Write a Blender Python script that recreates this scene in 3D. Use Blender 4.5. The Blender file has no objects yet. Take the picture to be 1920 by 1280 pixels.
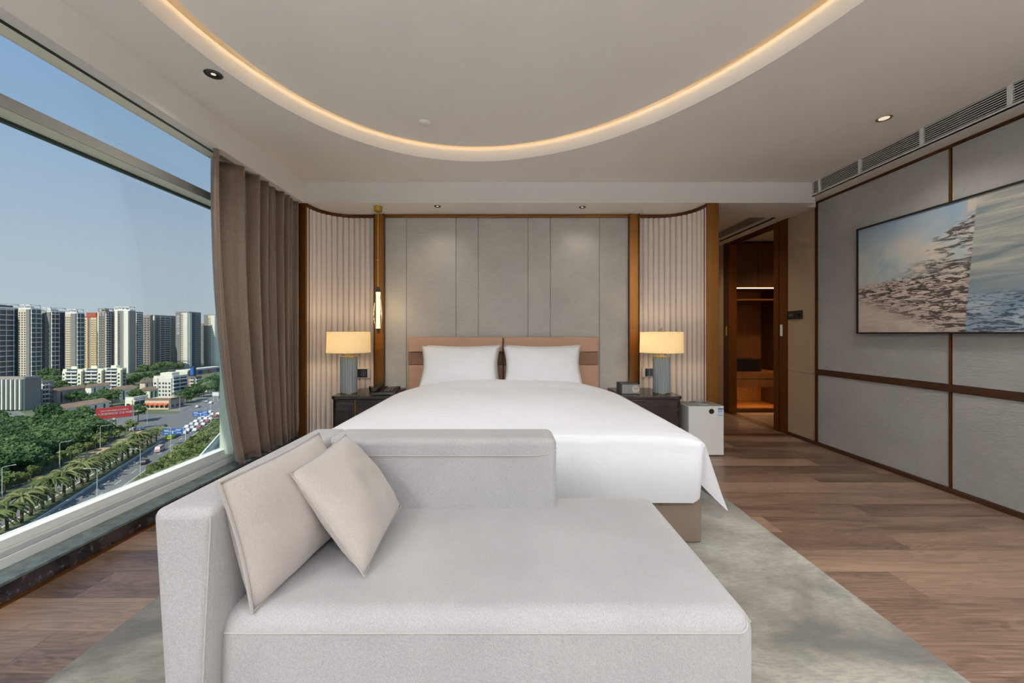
import bpy, bmesh, math, random
from mathutils import Vector, Matrix
random.seed(7)
R = math.radians
scene = bpy.context.scene
C = scene.collection

# ------------------------------------------------------------------ camera
CAM_H = 1.12
FPX = 746.0
cd = bpy.data.cameras.new('camera'); cam = bpy.data.objects.new('camera', cd); C.objects.link(cam)
cam.location = (0, 0, CAM_H); cam.rotation_euler = (R(90), 0, 0)
cd.sensor_width = 36; cd.lens = FPX / 1920 * 36
cd.shift_x = 10 / 1920; cd.shift_y = -15 / 1920
cd.clip_start = 0.02; cd.clip_end = 6000
scene.camera = cam

# ------------------------------------------------------------------ world / sun / exposure
vs = scene.view_settings
vs.view_transform = 'Standard'; vs.look = 'None'; vs.gamma = 1; vs.use_curve_mapping = False
vs.exposure = 0.22
scene.cycles.use_denoising = True
scene.cycles.use_adaptive_sampling = True; scene.cycles.adaptive_threshold = 0.09; scene.cycles.adaptive_min_samples = 16
scene.cycles.max_bounces = 6; scene.cycles.diffuse_bounces = 4; scene.cycles.glossy_bounces = 4
scene.cycles.transparent_max_bounces = 12; scene.cycles.sample_clamp_indirect = 4.0
scene.cycles.caustics_reflective = False; scene.cycles.caustics_refractive = False

w = bpy.data.worlds.new('sky'); scene.world = w; w.use_nodes = True
nt = w.node_tree; nt.nodes.clear()
_tc = nt.nodes.new('ShaderNodeTexCoord'); _sx = nt.nodes.new('ShaderNodeSeparateXYZ')
_cr = nt.nodes.new('ShaderNodeValToRGB'); _bg = nt.nodes.new('ShaderNodeBackground'); _wo = nt.nodes.new('ShaderNodeOutputWorld')
nt.links.new(_tc.outputs['Generated'], _sx.inputs[0]); nt.links.new(_sx.outputs['Z'], _cr.inputs[0])
nt.links.new(_cr.outputs[0], _bg.inputs[0]); nt.links.new(_bg.outputs[0], _wo.inputs[0])
el = _cr.color_ramp.elements
el[0].position = 0.0; el[0].color = (0.50, 0.55, 0.60, 1)
el[1].position = 1.0; el[1].color = (0.17, 0.34, 0.66, 1)
e = el.new(0.14); e.color = (0.43, 0.515, 0.62, 1)
e = el.new(0.36); e.color = (0.28, 0.41, 0.61, 1)
e = el.new(0.55); e.color = (0.21, 0.38, 0.66, 1)
_bg.inputs[1].default_value = 0.93

sd = bpy.data.lights.new('sun', 'SUN'); sd.energy = 4.3; sd.angle = R(0.6); sd.color = (1.0, 0.93, 0.82)
sun = bpy.data.objects.new('sun', sd); C.objects.link(sun)
sun.rotation_euler = Vector((-0.25, -0.95, 1.05)).to_track_quat('Z', 'Y').to_euler()

def portal(name, loc, rot, sx, sy):
    l = bpy.data.lights.new(name, 'AREA'); l.shape = 'RECTANGLE'; l.size = sx; l.size_y = sy; l.energy = 1
    l.cycles.is_portal = True
    o = bpy.data.objects.new(name, l); C.objects.link(o); o.location = loc; o.rotation_euler = rot
portal('window_portal', (-2.36, 0.3, 1.35), (0, R(-90), 0), 2.7, 7.2)
portal('window_portal_rear', (0.4, -3.46, 1.35), (R(90), 0, 0), 4.6, 2.3)

DL_POWER = 1.0   # scale of the ceiling downlights
P_DOWN, P_UP, P_BED = 100, 880, 42  # powers of the added fill lamps out of view
LAMPC = (.92, .97, 1.0)

# ------------------------------------------------------------------ helpers
MATS = {}
def srgb(r, g, b):
    f = lambda c: c / 12.92 if c <= 0.04045 else ((c + 0.055) / 1.055) ** 2.4
    return (f(r / 255), f(g / 255), f(b / 255), 1)

class NB:
    """tiny node-graph helper"""
    def __init__(s, name):
        s.m = bpy.data.materials.new(name); s.m.use_nodes = True
        s.t = s.m.node_tree; s.n = s.t.nodes; s.n.clear()
        s.out = s.n.new('ShaderNodeOutputMaterial')
        s.tc = s.n.new('ShaderNodeTexCoord')
    def node(s, typ, **kw):
        n = s.n.new(typ)
        for k, v in kw.items(): setattr(n, k, v)
        return n
    def link(s, a, b): s.t.links.new(a, b)
    def setin(s, n, key, v):
        if hasattr(v, 'is_linked') or isinstance(v, bpy.types.NodeSocket): s.link(v, n.inputs[key])
        else: n.inputs[key].default_value = v
    def math(s, op, a, b=0.0, c=None, clamp=False):
        n = s.node('ShaderNodeMath', operation=op, use_clamp=clamp)
        s.setin(n, 0, a); s.setin(n, 1, b)
        if c is not None: s.setin(n, 2, c)
        return n.outputs[0]
    def mix(s, fac, a, b, mode='MIX'):
        n = s.node('ShaderNodeMix', data_type='RGBA', blend_type=mode)
        s.setin(n, 0, fac); s.setin(n, 6, a); s.setin(n, 7, b)
        return n.outputs[2]
    def mapping(s, vec, scale=(1, 1, 1), loc=(0, 0, 0), rot=(0, 0, 0)):
        n = s.node('ShaderNodeMapping'); s.link(vec, n.inputs[0])
        n.inputs['Scale'].default_value = scale; n.inputs['Location'].default_value = loc; n.inputs['Rotation'].default_value = rot
        return n.outputs[0]
    def noise(s, vec, scale, detail=4, rough=0.55, dist=0.0):
        n = s.node('ShaderNodeTexNoise'); s.link(vec, n.inputs['Vector'])
        n.inputs['Scale'].default_value = scale; n.inputs['Detail'].default_value = detail
        n.inputs['Roughness'].default_value = rough; n.inputs['Distortion'].default_value = dist
        return n.outputs[0]
    def ramp(s, fac, stops, interp='LINEAR'):
        n = s.node('ShaderNodeValToRGB'); s.link(fac, n.inputs[0])
        n.color_ramp.interpolation = interp
        els = n.color_ramp.elements
        els[0].position, els[0].color = stops[0]; els[1].position, els[1].color = stops[-1]
        for p, c in stops[1:-1]:
            x = els.new(p); x.color = c
        return n.outputs[0]
    def smooth(s, x, a, b):
        n = s.node('ShaderNodeMapRange', interpolation_type='SMOOTHSTEP')
        s.setin(n, 0, x); s.setin(n, 1, a); s.setin(n, 2, b); n.inputs[3].default_value = 0; n.inputs[4].default_value = 1
        return n.outputs[0]
    def bump(s, h, strength, dist=0.01):
        n = s.node('ShaderNodeBump'); s.link(h, n.inputs['Height'])
        n.inputs['Strength'].default_value = strength; n.inputs['Distance'].default_value = dist
        return n.outputs[0]
    def bsdf(s, col, rough=0.5, metal=0.0, normal=None, **kw):
        p = s.node('ShaderNodeBsdfPrincipled')
        s.setin(p, 'Base Color', col); s.setin(p, 'Roughness', rough); p.inputs['Metallic'].default_value = metal
        if normal is not None: s.link(normal, p.inputs['Normal'])
        for k, v in kw.items(): s.setin(p, k.replace('_', ' '), v)
        return p
    def finish(s, shader):
        s.link(shader, s.out.inputs[0]); MATS[s.m.name] = s.m; return s.m

def pm(name, col, rough=0.5, metal=0.0, var=0.06, vscale=3.0, bscale=0, bstr=0.1, bdist=0.002, stretch=(1, 1, 1), **kw):
    """principled material with a little procedural tone variation and relief"""
    if name in MATS: return MATS[name]
    b = NB(name)
    v = b.mapping(b.tc.outputs['Object'], stretch)
    n = b.noise(v, vscale)
    dark = tuple(c * (1 - var) for c in col[:3]) + (1,); lite = tuple(min(1, c * (1 + var)) for c in col[:3]) + (1,)
    c = b.ramp(n, [(0.3, dark), (0.7, lite)])
    nor = None
    if bscale:
        nor = b.bump(b.noise(v, bscale, 3), bstr, bdist)
    return b.finish(b.bsdf(c, rough, metal, nor, **kw).outputs[0])

def emis(name, col, strength):
    if name in MATS: return MATS[name]
    b = NB(name); n = b.node('ShaderNodeEmission'); n.inputs[0].default_value = col; n.inputs[1].default_value = strength
    return b.finish(n.outputs[0])

WL = {}      # world location of things
def wl(o):
    if o is None: return Vector((0, 0, 0))
    return WL.get(o.name, Vector((0, 0, 0)))

def thing(name, label, cat, loc=(0, 0, 0), group=None):
    o = bpy.data.objects.new(name, None); C.objects.link(o); o.location = loc; o.empty_display_size = 0.1
    WL[o.name] = Vector(loc); o['label'] = label; o['category'] = cat
    if group: o['group'] = group
    return o
def tag(o, label, cat, group=None, kind=None):
    o['label'] = label; o['category'] = cat
    if group: o['group'] = group
    if kind: o['kind'] = kind
    return o
def struct(o): o['kind'] = 'structure'; return o
def stuff(o): o['kind'] = 'stuff'; return o

class G:
    def __init__(s): s.v = []; s.f = []; s.mi = []; s.cur = 0
    def add(s, vs, fs):
        k = len(s.v); s.v += [tuple(p) for p in vs]; s.f += [tuple(i + k for i in f) for f in fs]; s.mi += [s.cur] * len(fs)
        return s
    def box(s, x0, x1, y0, y1, z0, z1):
        x0, x1 = sorted((x0, x1)); y0, y1 = sorted((y0, y1)); z0, z1 = sorted((z0, z1))
        return s.hexa([(x0, y0, z0), (x1, y0, z0), (x1, y1, z0), (x0, y1, z0), (x0, y0, z1), (x1, y0, z1), (x1, y1, z1), (x0, y1, z1)])
    def hexa(s, p):
        return s.add(p, [(3, 2, 1, 0), (4, 5, 6, 7), (0, 1, 5, 4), (1, 2, 6, 5), (2, 3, 7, 6), (3, 0, 4, 7)])
    def prism(s, poly, z0, z1):
        n = len(poly)
        vs = [(x, y, z0) for x, y in poly] + [(x, y, z1) for x, y in poly]
        return s.add(vs, [tuple(range(n - 1, -1, -1)), tuple(range(n, 2 * n))] + [(i, (i + 1) % n, n + (i + 1) % n, n + i) for i in range(n)])
    def strip(s, pts, z0, z1, t, closed=False):
        """vertical ribbon wall of thickness t following 2-D points"""
        n = len(pts); offs = []
        for i in range(n):
            a = Vector(pts[i - 1] if (i or closed) else pts[i]); b = Vector(pts[(i + 1) % n] if (i < n - 1 or closed) else pts[i])
            d = (b - a).normalized(); offs.append((pts[i][0] - d.y * t, pts[i][1] + d.x * t))
        vs = []
        for i in range(n):
            vs += [(*pts[i], z0), (*pts[i], z1), (*offs[i], z1), (*offs[i], z0)]
        fs = []
        for i in range(n if closed else n - 1):
            a = 4 * i; b = 4 * ((i + 1) % n)
            for k in range(4): fs.append((a + k, a + (k + 1) % 4, b + (k + 1) % 4, b + k))
        if not closed: fs += [(3, 2, 1, 0), tuple(4 * (n - 1) + k for k in range(4))]
        return s.add(vs, fs)
    def lathe(s, prof, cx=0, cy=0, n=24, z0=0, sx=1, sy=1):
        vs = []; fs = []
        for r, z in prof:
            for i in range(n):
                a = 2 * math.pi * i / n; vs.append((cx + r * sx * math.cos(a), cy + r * sy * math.sin(a), z0 + z))
        for j in range(len(prof) - 1):
            for i in range(n):
                fs.append((j * n + i, j * n + (i + 1) % n, (j + 1) * n + (i + 1) % n, (j + 1) * n + i))
        fs.append(tuple(range(n - 1, -1, -1))); fs.append(tuple((len(prof) - 1) * n + i for i in range(n)))
        return s.add(vs, fs)
    def tube(s, pts, r, n=8, closed=False, taper=None):
        pts = [Vector(p) for p in pts]; m = len(pts); vs = []; fs = []
        up = Vector((0, 0, 1)); prev = None
        for i in range(m):
            a = pts[i - 1] if (i or closed) else pts[i]; b = pts[(i + 1) % m] if (i < m - 1 or closed) else pts[i]
            d = (b - a).normalized()
            if prev is None:
                u = d.cross(up)
                if u.length < 0.05: u = d.cross(Vector((1, 0, 0)))
            else: u = prev - d * prev.dot(d)
            u.normalize(); prev = u; v = d.cross(u)
            rr = r if taper is None else r * (1 + (taper - 1) * i / max(1, m - 1))
            for k in range(n):
                t = 2 * math.pi * k / n; vs.append(pts[i] + (u * math.cos(t) + v * math.sin(t)) * rr)
        for i in range(m if closed else m - 1):
            for k in range(n):
                a = i * n; b = ((i + 1) % m) * n
                fs.append((a + k, a + (k + 1) % n, b + (k + 1) % n, b + k))
        if not closed: fs += [tuple(range(n - 1, -1, -1)), tuple((m - 1) * n + k for k in range(n))]
        return s.add(vs, fs)
    def mesh(s, name, origin=Vector((0, 0, 0)), bevel=0, seg=2, smooth=False, ang=40, merge=True):
        bm = bmesh.new()
        vv = [bm.verts.new(Vector(p) - origin) for p in s.v]
        for f, mi in zip(s.f, s.mi):
            try:
                x = bm.faces.new([vv[i] for i in f]); x.material_index = mi
            except ValueError: pass
        if bevel:
            bm.normal_update()
            es = [e for e in bm.edges if len(e.link_faces) == 2 and e.calc_face_angle(0) > R(28)]
            bmesh.ops.bevel(bm, geom=es, offset=bevel, offset_type='OFFSET', segments=seg, profile=0.5, affect='EDGES', clamp_overlap=True)
        bmesh.ops.recalc_face_normals(bm, faces=bm.faces)
        me = bpy.data.meshes.new(name); bm.to_mesh(me); bm.free()
        if smooth or bevel:
            me.shade_smooth(); me.set_sharp_from_angle(angle=R(ang))
        return me
    def build(s, name, mat, parent=None, bevel=0, seg=2, smooth=False, ang=40, wn=False):
        me = s.mesh(name, wl(parent), bevel, seg, smooth, ang)
        for m in (mat if isinstance(mat, (list, tuple)) else [mat]): me.materials.append(m)
        o = bpy.data.objects.new(name, me); C.objects.link(o)
        if parent is not None: o.parent = parent
        WL[o.name] = wl(parent).copy()
        if bevel:
            md = o.modifiers.new('wn', 'WEIGHTED_NORMAL'); md.keep_sharp = True
        return o

def copy_tree(o, parent=None):
    c = o.copy(); C.objects.link(c); c.parent = parent
    for ch in list(o.children): copy_tree(ch, c)
    return c

def px(x, y, Y):
    """world point seen at picture position (x, y) at depth Y (used only to read positions off the photo)"""
    return Vector(((x - 950) * Y / FPX, Y, CAM_H + (625 - y) * Y / FPX))

# ------------------------------------------------------------------ materials
W_CEIL = pm('ceiling_paint', srgb(226, 222, 217), 0.85, var=0.015)
W_WHITE = pm('white_paint', srgb(224, 222, 218), 0.7, var=0.015)
BRONZE = pm('brushed_bronze', srgb(132, 86, 40), 0.34, 0.85, var=0.10, vscale=30, stretch=(1, 1, 0.05))
BRONZE_D = pm('dark_bronze', srgb(92, 54, 24), 0.38, 0.7, var=0.12, vscale=20, stretch=(1, 1, 0.05))
BRASS = pm('brass', srgb(196, 160, 84), 0.28, 0.95, var=0.05)
BLACK = pm('black_plastic', srgb(26, 25, 26), 0.35, var=0.1)
DARKBAND = pm('dark_walnut_band', srgb(62, 36, 22), 0.4, var=0.15, vscale=10, stretch=(1, .15, 1))
FLUTE = pm('fluted_plaster', srgb(230, 217, 208), 0.6, var=0.02)
GRANITE = NB('black_granite')
_n = GRANITE.noise(GRANITE.tc.outputs['Object'], 40, 6, 0.7); _n2 = GRANITE.noise(GRANITE.tc.outputs['Object'], 9, 4)
GRANITE = GRANITE.finish(GRANITE.bsdf(GRANITE.mix(GRANITE.smooth(_n, .56, .7), GRANITE.ramp(_n2, [(.35, srgb(24, 23, 26)), (.7, srgb(58, 52, 54))]), srgb(128, 120, 122)), 0.18).outputs[0])
SILL = pm('sill_marble', srgb(92, 104, 100), 0.16, var=0.35, vscale=22)
ALU_W = pm('white_aluminium', srgb(236, 238, 236), 0.35, var=0.02)
ALU_G = pm('grey_aluminium', srgb(152, 152, 148), 0.45, var=0.03)
ALU_CREAM = pm('cream_aluminium', srgb(238, 236, 220), 0.45, var=0.03)
GASKET = pm('green_gasket', srgb(40, 62, 60), 0.4, var=0.05)
MULL = pm('pale_green_mullion', srgb(176, 190, 176), 0.4, var=0.04)
PLASTER = pm('beige_panel', srgb(176, 152, 124), 0.6, var=0.03, bscale=220, bstr=.12, stretch=(1, 1, .1))

def fabric_panel(name, col, sc=1.0):
    b = NB(name)
    v = b.tc.outputs['Object']
    n1 = b.noise(b.mapping(v, (26 * sc, 26 * sc, 150 * sc)), 1.0, 3); n2 = b.noise(b.mapping(v, (9, 9, 40)), 1.0, 4, .6)
    n3 = b.noise(v, 2.5)
    h = b.math('ADD', b.math('MULTIPLY', n1, .6), b.math('MULTIPLY', n2, .8))
    d = tuple(c * .90 for c in col[:3]) + (1,); l = tuple(min(1, c * 1.08) for c in col[:3]) + (1,)
    c = b.mix(b.smooth(b.math('ADD', b.math('MULTIPLY', n1, .5), b.math('MULTIPLY', n3, .5)), .35, .65), d, l)
    return b.finish(b.bsdf(c, 0.75, 0, b.bump(h, .45, .004), Sheen_Weight=.15).outputs[0])
PANEL_B = fabric_panel('headwall_fabric', srgb(184, 180, 174))
PANEL_R = fabric_panel('grey_wall_fabric', srgb(164, 162, 160))

def weave(name, col, scale=420, bstr=.35, var=.08):
    b = NB(name)
    v = b.tc.outputs['Object']
    a = b.noise(b.mapping(v, (1, 1, 1)), scale, 2); n2 = b.noise(v, scale * .23, 2); n3 = b.noise(v, 3)
    d = tuple(c * (1 - var) for c in col[:3]) + (1,); l = tuple(min(1, c * (1 + var)) for c in col[:3]) + (1,)
    c = b.mix(b.smooth(b.math('ADD', b.math('MULTIPLY', a, .6), b.math('MULTIPLY', n3, .4)), .35, .65), d, l)
    h = b.math('ADD', a, b.math('MULTIPLY', n2, .7))
    return b.finish(b.bsdf(c, .9, 0, b.bump(h, bstr, .003), Sheen_Weight=.3, Sheen_Roughness=.5).outputs[0])
SOFA = weave('sofa_boucle', srgb(172, 169, 169), 300, .45, .13)
CUSH = weave('cushion_linen', srgb(184, 175, 169), 380, .35, .10)
PIPING = weave('piping_cord', srgb(176, 170, 166), 600, .2)
LEATH_T = pm('tan_leather', srgb(186, 146, 120), 0.5, var=0.04, bscale=300, bstr=.1)
LEATH_B = pm('brown_leather', srgb(122, 84, 60), 0.5, var=0.05, bscale=300, bstr=.1)
BEDBASE = pm('bed_base_leather', srgb(112, 96, 82), 0.45, var=0.05)
WOOD_D = pm('dark_lacquer_wood', srgb(40, 32, 28), 0.22, var=0.18, vscale=5, stretch=(.3, 1, 6))
SHADE_M = None
LAMPB = pm('celadon_ceramic', srgb(140, 148, 148), 0.32, var=0.05)
PURI = pm('purifier_white', srgb(226, 224, 220), 0.4, var=0.01)
PURI_G = pm('purifier_grey_top', srgb(120, 118, 118), 0.5, var=0.05)
WARDR = pm('wardrobe_oak', srgb(150, 96, 48), 0.5, var=0.15, vscale=6, stretch=(6, 6, .5))
WARDR_D = pm('wardrobe_dark_oak', srgb(86, 52, 26), 0.5, var=0.15, vscale=6, stretch=(6, 6, .5))

# linen white (with faint damask waves)
b = NB('white_duvet_cotton'); v = b.tc.outputs['Object']
n1 = b.noise(b.mapping(v, (5, 14, 5)), 1.0, 3, .5, .6); n2 = b.noise(v, 5, 3)
n3 = b.noise(v, 900, 1)
h = b.math('ADD', b.math('MULTIPLY', b.smooth(n1, .52, .62), .25), b.math('ADD', b.math('MULTIPLY', n2, .7), b.math('MULTIPLY', n3, .03)))
LINEN = b.finish(b.bsdf(srgb(240, 239, 242), .7, 0, b.bump(h, .2, .02), Sheen_Weight=.2).outputs[0])
PILLOW = pm('white_pillow_cotton', srgb(241, 239, 240), .7, var=.01, bscale=7, bstr=.25, bdist=.02, Sheen_Weight=.2)

# floor planks
b = NB('oak_plank'); oi = b.node('ShaderNodeObjectInfo'); rnd = oi.outputs['Random']
cmb = b.node('ShaderNodeCombineXYZ'); b.link(b.math('MULTIPLY', rnd, 37.0), cmb.inputs[0]); b.link(b.math('MULTIPLY', rnd, 91.0), cmb.inputs[1])
va = b.node('ShaderNodeVectorMath', operation='ADD'); b.link(b.tc.outputs['Object'], va.inputs[0]); b.link(cmb.outputs[0], va.inputs[1])
v = va.outputs[0]
rings = b.noise(b.mapping(v, (1.1, 9, 1)), 1.3, 2, .5, 1.2)
g1 = b.node('ShaderNodeMath', operation='SINE'); b.link(b.math('MULTIPLY', rings, 60.0), g1.inputs[0])
grain = b.noise(b.mapping(v, (3, 90, 1)), 1.0, 4, .6)
broad = b.noise(b.mapping(v, (.8, 5, 1)), 1.0, 3)
tone = b.math('ADD', b.math('ADD', b.math('MULTIPLY', broad, .50), b.math('MULTIPLY', grain, .42)), b.math('ADD', b.math('MULTIPLY', g1.outputs[0], .045), b.math('MULTIPLY', rnd, .22)))
col = b.ramp(tone, [(.38, srgb(74, 56, 45)), (.56, srgb(122, 98, 82)), (.76, srgb(158, 130, 110))])
FLOORM = b.finish(b.bsdf(col, b.math('ADD', .26, b.math('MULTIPLY', grain, .12)), 0, b.bump(grain, .05, .002)).outputs[0])
SUBFLOOR = pm('subfloor_dark', srgb(60, 45, 36), .7)

# rug
b = NB('rug_wool'); v = b.tc.outputs['Object']
n1 = b.noise(b.mapping(v, (1, 1.3, 1), (3.2, .4, 0)), 1.5, 5, .6, .4); n2 = b.noise(b.mapping(v, (30, 120, 30)), 1, 3); n3 = b.noise(v, 260, 2); n4 = b.noise(v, 4, 4, .65)
base = b.ramp(n1, [(.36, srgb(82, 77, 69)), (.47, srgb(134, 127, 115)), (.6, srgb(166, 161, 149))])
base = b.mix(b.math('MULTIPLY', b.smooth(n4, .55, .68), .45), base, srgb(84, 90, 88))
base = b.mix(b.math('MULTIPLY', b.smooth(n2, .4, .65), .32), base, srgb(90, 82, 72))
RUG = b.finish(b.bsdf(base, .95, 0, b.bump(b.math('ADD', n3, n2), .5, .004), Sheen_Weight=.3).outputs[0])

# curtain
b = NB('taupe_curtain'); v = b.tc.outputs['Object']
n = b.noise(b.mapping(v, (160, 160, 160)), 1, 2)
CURT = b.finish(b.bsdf(b.ramp(n, [(.3, srgb(102, 85, 72)), (.7, srgb(130, 110, 95))]), .55, 0, b.bump(n, .1, .001), Sheen_Weight=.4).outputs[0])

# window glass
b = NB('window_glass'); tr = b.node('ShaderNodeBsdfTransparent'); tr.inputs[0].default_value = (.93, .96, .95, 1)
gl = b.node('ShaderNodeBsdfGlossy'); gl.inputs['Roughness'].default_value = .02
ms = b.node('ShaderNodeMixShader'); fr = b.node('ShaderNodeFresnel'); fr.inputs[0].default_value = 1.35
b.link(b.math('MULTIPLY', fr.outputs[0], .12), ms.inputs[0]); b.link(tr.outputs[0], ms.inputs[1]); b.link(gl.outputs[0], ms.inputs[2])
GLASS = b.finish(ms.outputs[0])
b = NB('clear_glass'); tr = b.node('ShaderNodeBsdfTransparent'); tr.inputs[0].default_value = (.80, .76, .70, 1)
gl = b.node('ShaderNodeBsdfGlossy'); gl.inputs['Roughness'].default_value = .05
ms = b.node('ShaderNodeMixShader'); fr = b.node('ShaderNodeFresnel'); fr.inputs[0].default_value = 1.45
b.link(fr.outputs[0], ms.inputs[0]); b.link(tr.outputs[0], ms.inputs[1]); b.link(gl.outputs[0], ms.inputs[2])
CLEAR = b.finish(ms.outputs[0])
# lamp shade
b = NB('linen_lamp_shade'); v = b.tc.outputs['Object']; n = b.noise(b.mapping(v, (200, 200, 60)), 1, 2)
c = b.ramp(n, [(.3, srgb(236, 216, 176)), (.7, srgb(246, 230, 196))])
d1 = b.node('ShaderNodeBsdfDiffuse'); t1 = b.node('ShaderNodeBsdfTranslucent'); b.link(c, d1.inputs[0]); b.link(c, t1.inputs[0])
ms = b.node('ShaderNodeMixShader'); ms.inputs[0].default_value = .45; b.link(d1.outputs[0], ms.inputs[1]); b.link(t1.outputs[0], ms.inputs[2])
SHADE_M = b.finish(ms.outputs[0])
LED_WARM = emis('cove_led', (1.0, .66, .34, 1), 8.5)
LED_CLOSET = emis('closet_led', (1.0, .62, .26, 1), 26.0)
LED_LINE = emis('closet_led_line', (1.0, .62, .26, 1), 5.0)
TUBE = emis('lamp_tube', (1.0, .74, .38, 1), 2.6)
BULB = emis('bulb_glow', (1.0, .82, .58, 1), 2.0)
DLGLOW = emis('downlight_lens', (1.0, .86, .66, 1), 0.75)

# =================================================================== STRUCTURE
Z_MAIN, Z_SOF, Z_TRIM = 2.59, 2.39, 2.36
XL, XR, YB, YREAR = -2.07, 3.12, 4.25, -3.4
# ---- floor
floor = struct(G().box(-2.31, 4.6, YREAR - .1, 6.5, -.12, -.006).build('floor', SUBFLOOR))
PW = .187
plank_mesh = {}
def plank(x0, x1, y0):
    L = round(x1 - x0, 3)
    if L < .03: return
    if L not in plank_mesh:
        g = G(); g.box(.0007, L - .0007, .0007, PW - .0007, -.006, 0); me = g.mesh('plank'); me.materials.append(FLOORM); plank_mesh[L] = me
    o = bpy.data.objects.new('plank', plank_mesh[L]); C.objects.link(o); o.location = (x0, y0, 0); o.parent = floor
rowi = 0; y = .75
while y < 6.2:
    x_lo, x_hi = (-2.07, 3.12) if y < 4.2 else (2.0, 3.12)
    off = [0, .52, .21, .83, .40, .98, .10, .67][rowi % 8]
    x = x_lo - off
    while x < x_hi:
        a, c_ = max(x, x_lo), min(x + 1.21, x_hi); plank(a, c_, y); x += 1.21
    if y > 4.4: plank(3.22, 4.3, y)
    y += PW; rowi += 1
g = G()
yy = YREAR
while yy < .75 - .01:
    g.box(-2.07, 3.12, yy + .0007, min(yy + PW, .75) - .0007, -.006, 0); yy += PW
stuff(g.build('plank_field', FLOORM, floor))

# ---- ceiling with elliptical cove
CX, CY, EA, EB, ETH = .02, 1.452, 2.008, 1.582, R(-68.12)
def ell(da, n=128):
    out = []
    for i in range(n):
        t = 2 * math.pi * i / n; u, v_ = (EA + da) * math.cos(t), (EB + da) * math.sin(t)
        out.append((CX + u * math.cos(ETH) - v_ * math.sin(ETH), CY + u * math.sin(ETH) + v_ * math.cos(ETH)))
    return out
bm = bmesh.new()
outer = [bm.verts.new((x, y, Z_MAIN)) for x, y in [(-1.97, YREAR), (2.97, YREAR), (2.97, 3.87), (-1.97, 3.87)]]
inner = [bm.verts.new((x, y, Z_MAIN)) for x, y in ell(0)]
es = []
for lp in (outer, inner):
    for i in range(len(lp)): es.append(bm.edges.new((lp[i], lp[(i + 1) % len(lp)])))
bmesh.ops.triangle_fill(bm, use_beauty=True, use_dissolve=False, edges=es)
for f in bm.faces:
    if f.normal.z > 0: f.normal_flip()
me = bpy.data.meshes.new('ceiling'); bm.to_mesh(me); bm.free(); me.materials.append(W_CEIL)
ceiling = bpy.data.objects.new('ceiling', me); C.objects.link(ceiling); struct(ceiling)
g = G(); e0 = ell(0)
g.strip(e0, Z_MAIN + .0015, 2.71, -.012, closed=True); g.build('cove_riser', W_WHITE, ceiling, smooth=True)
g = G(); g.prism(ell(-.075), 2.685, 2.705); g.build('cove_panel', W_CEIL, ceiling)
g = G(); g.strip(ell(.09), 2.70, 2.79, -.012, closed=True); g.build('cove_back', W_WHITE, ceiling, smooth=True)
g = G(); g.strip(ell(.002), 2.708, 2.712, -.088, closed=True); g.build('cove_ledge', W_WHITE, ceiling)
g = G(); g.prism(ell(.1), 2.785, 2.80); g.build('cove_top', W_CEIL, ceiling)
g = G(); g.strip(ell(-.135), 2.707, 2.722, -.02, closed=True); led = g.build('led_strip', LED_WARM, ceiling); led['label'] = 'warm LED strip hidden in the cove'
# roof slab (blocks the sky) with an added unseen overhang against sun, perimeter fascias and soffits
g = G(); g.box(-2.33, 4.7, YREAR - .2, 6.6, 2.81, 3.1); g.box(-2.915, -2.33, YREAR - .2, 6.6, 2.96, 3.1); g.build('roof_slab_and_sun_block', W_WHITE, ceiling)
g = G(); g.box(-1.985, -1.97, YREAR, 4.3, Z_SOF, 2.81); g.box(-2.155, -2.14, YREAR, 4.3, Z_SOF, 2.81)
g.build('window_fascia', W_CEIL, ceiling)
g = G(); g.box(-2.045, -1.985, YREAR, 4.3, Z_SOF, Z_SOF + .012); g.build('window_soffit', W_CEIL, ceiling)
g = G(); g.box(-2.14, -2.064, YREAR, 4.3, Z_SOF, Z_SOF + .012); g.build('window_soffit', ALU_CREAM, ceiling)
g = G(); g.box(-2.064, -2.045, YREAR, 4.3, Z_SOF - .003, Z_SOF + .02); g.build('curtain_track_slot', BLACK, ceiling)
g = G(); g.box(-1.97, 3.0, 3.87, 3.885, Z_SOF, 2.81); g.box(2.985, 3.0, 3.885, 4.0, Z_SOF, 2.81); g.box(3.0, 3.32, 4.0, 4.015, Z_SOF, 2.81); g.build('back_fascia', W_CEIL, ceiling)
g = G(); g.box(-1.97, 2.985, 3.885, 4.015, Z_SOF, Z_SOF + .012); g.box(-1.97, 3.32, 4.015, 4.345, Z_SOF, Z_SOF + .012); g.build('back_soffit', W_CEIL, ceiling)
g = G(); g.box(1.9, 3.32, 4.345, 4.36, Z_SOF, 2.6); g.box(2.0, 3.3, 4.36, 6.1, 2.54, 2.56); g.box(3.2, 4.6, 4.4, 6.5, 2.44, 2.46); g.build('passage_ceiling', W_CEIL, ceiling)
# bulkhead over the right wall
g = G(); g.box(2.97, 3.3, YREAR, 3.87, 2.444, 2.4555); g.box(3.0, 3.3, 3.87, 4.0, 2.444, 2.4555); g.box(2.97, 2.985, YREAR, 3.87, 2.4445, 2.468); g.box(2.97, 2.985, YREAR, 3.87, 2.588, 2.62); g.box(3.06, 3.075, YREAR, 3.87, 2.45, 2.81)
g.build('bulkhead', W_WHITE, ceiling)
g = G(); g.box(2.97, 3.3, 4.36, 6.0, 2.40, 2.412); g.box(2.97, 2.985, 4.36, 6.0, 2.40, 2.445); g.box(2.97, 2.985, 4.36, 6.0, 2.535, 2.545); g.build('passage_bulkhead', W_WHITE, ceiling)

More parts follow.
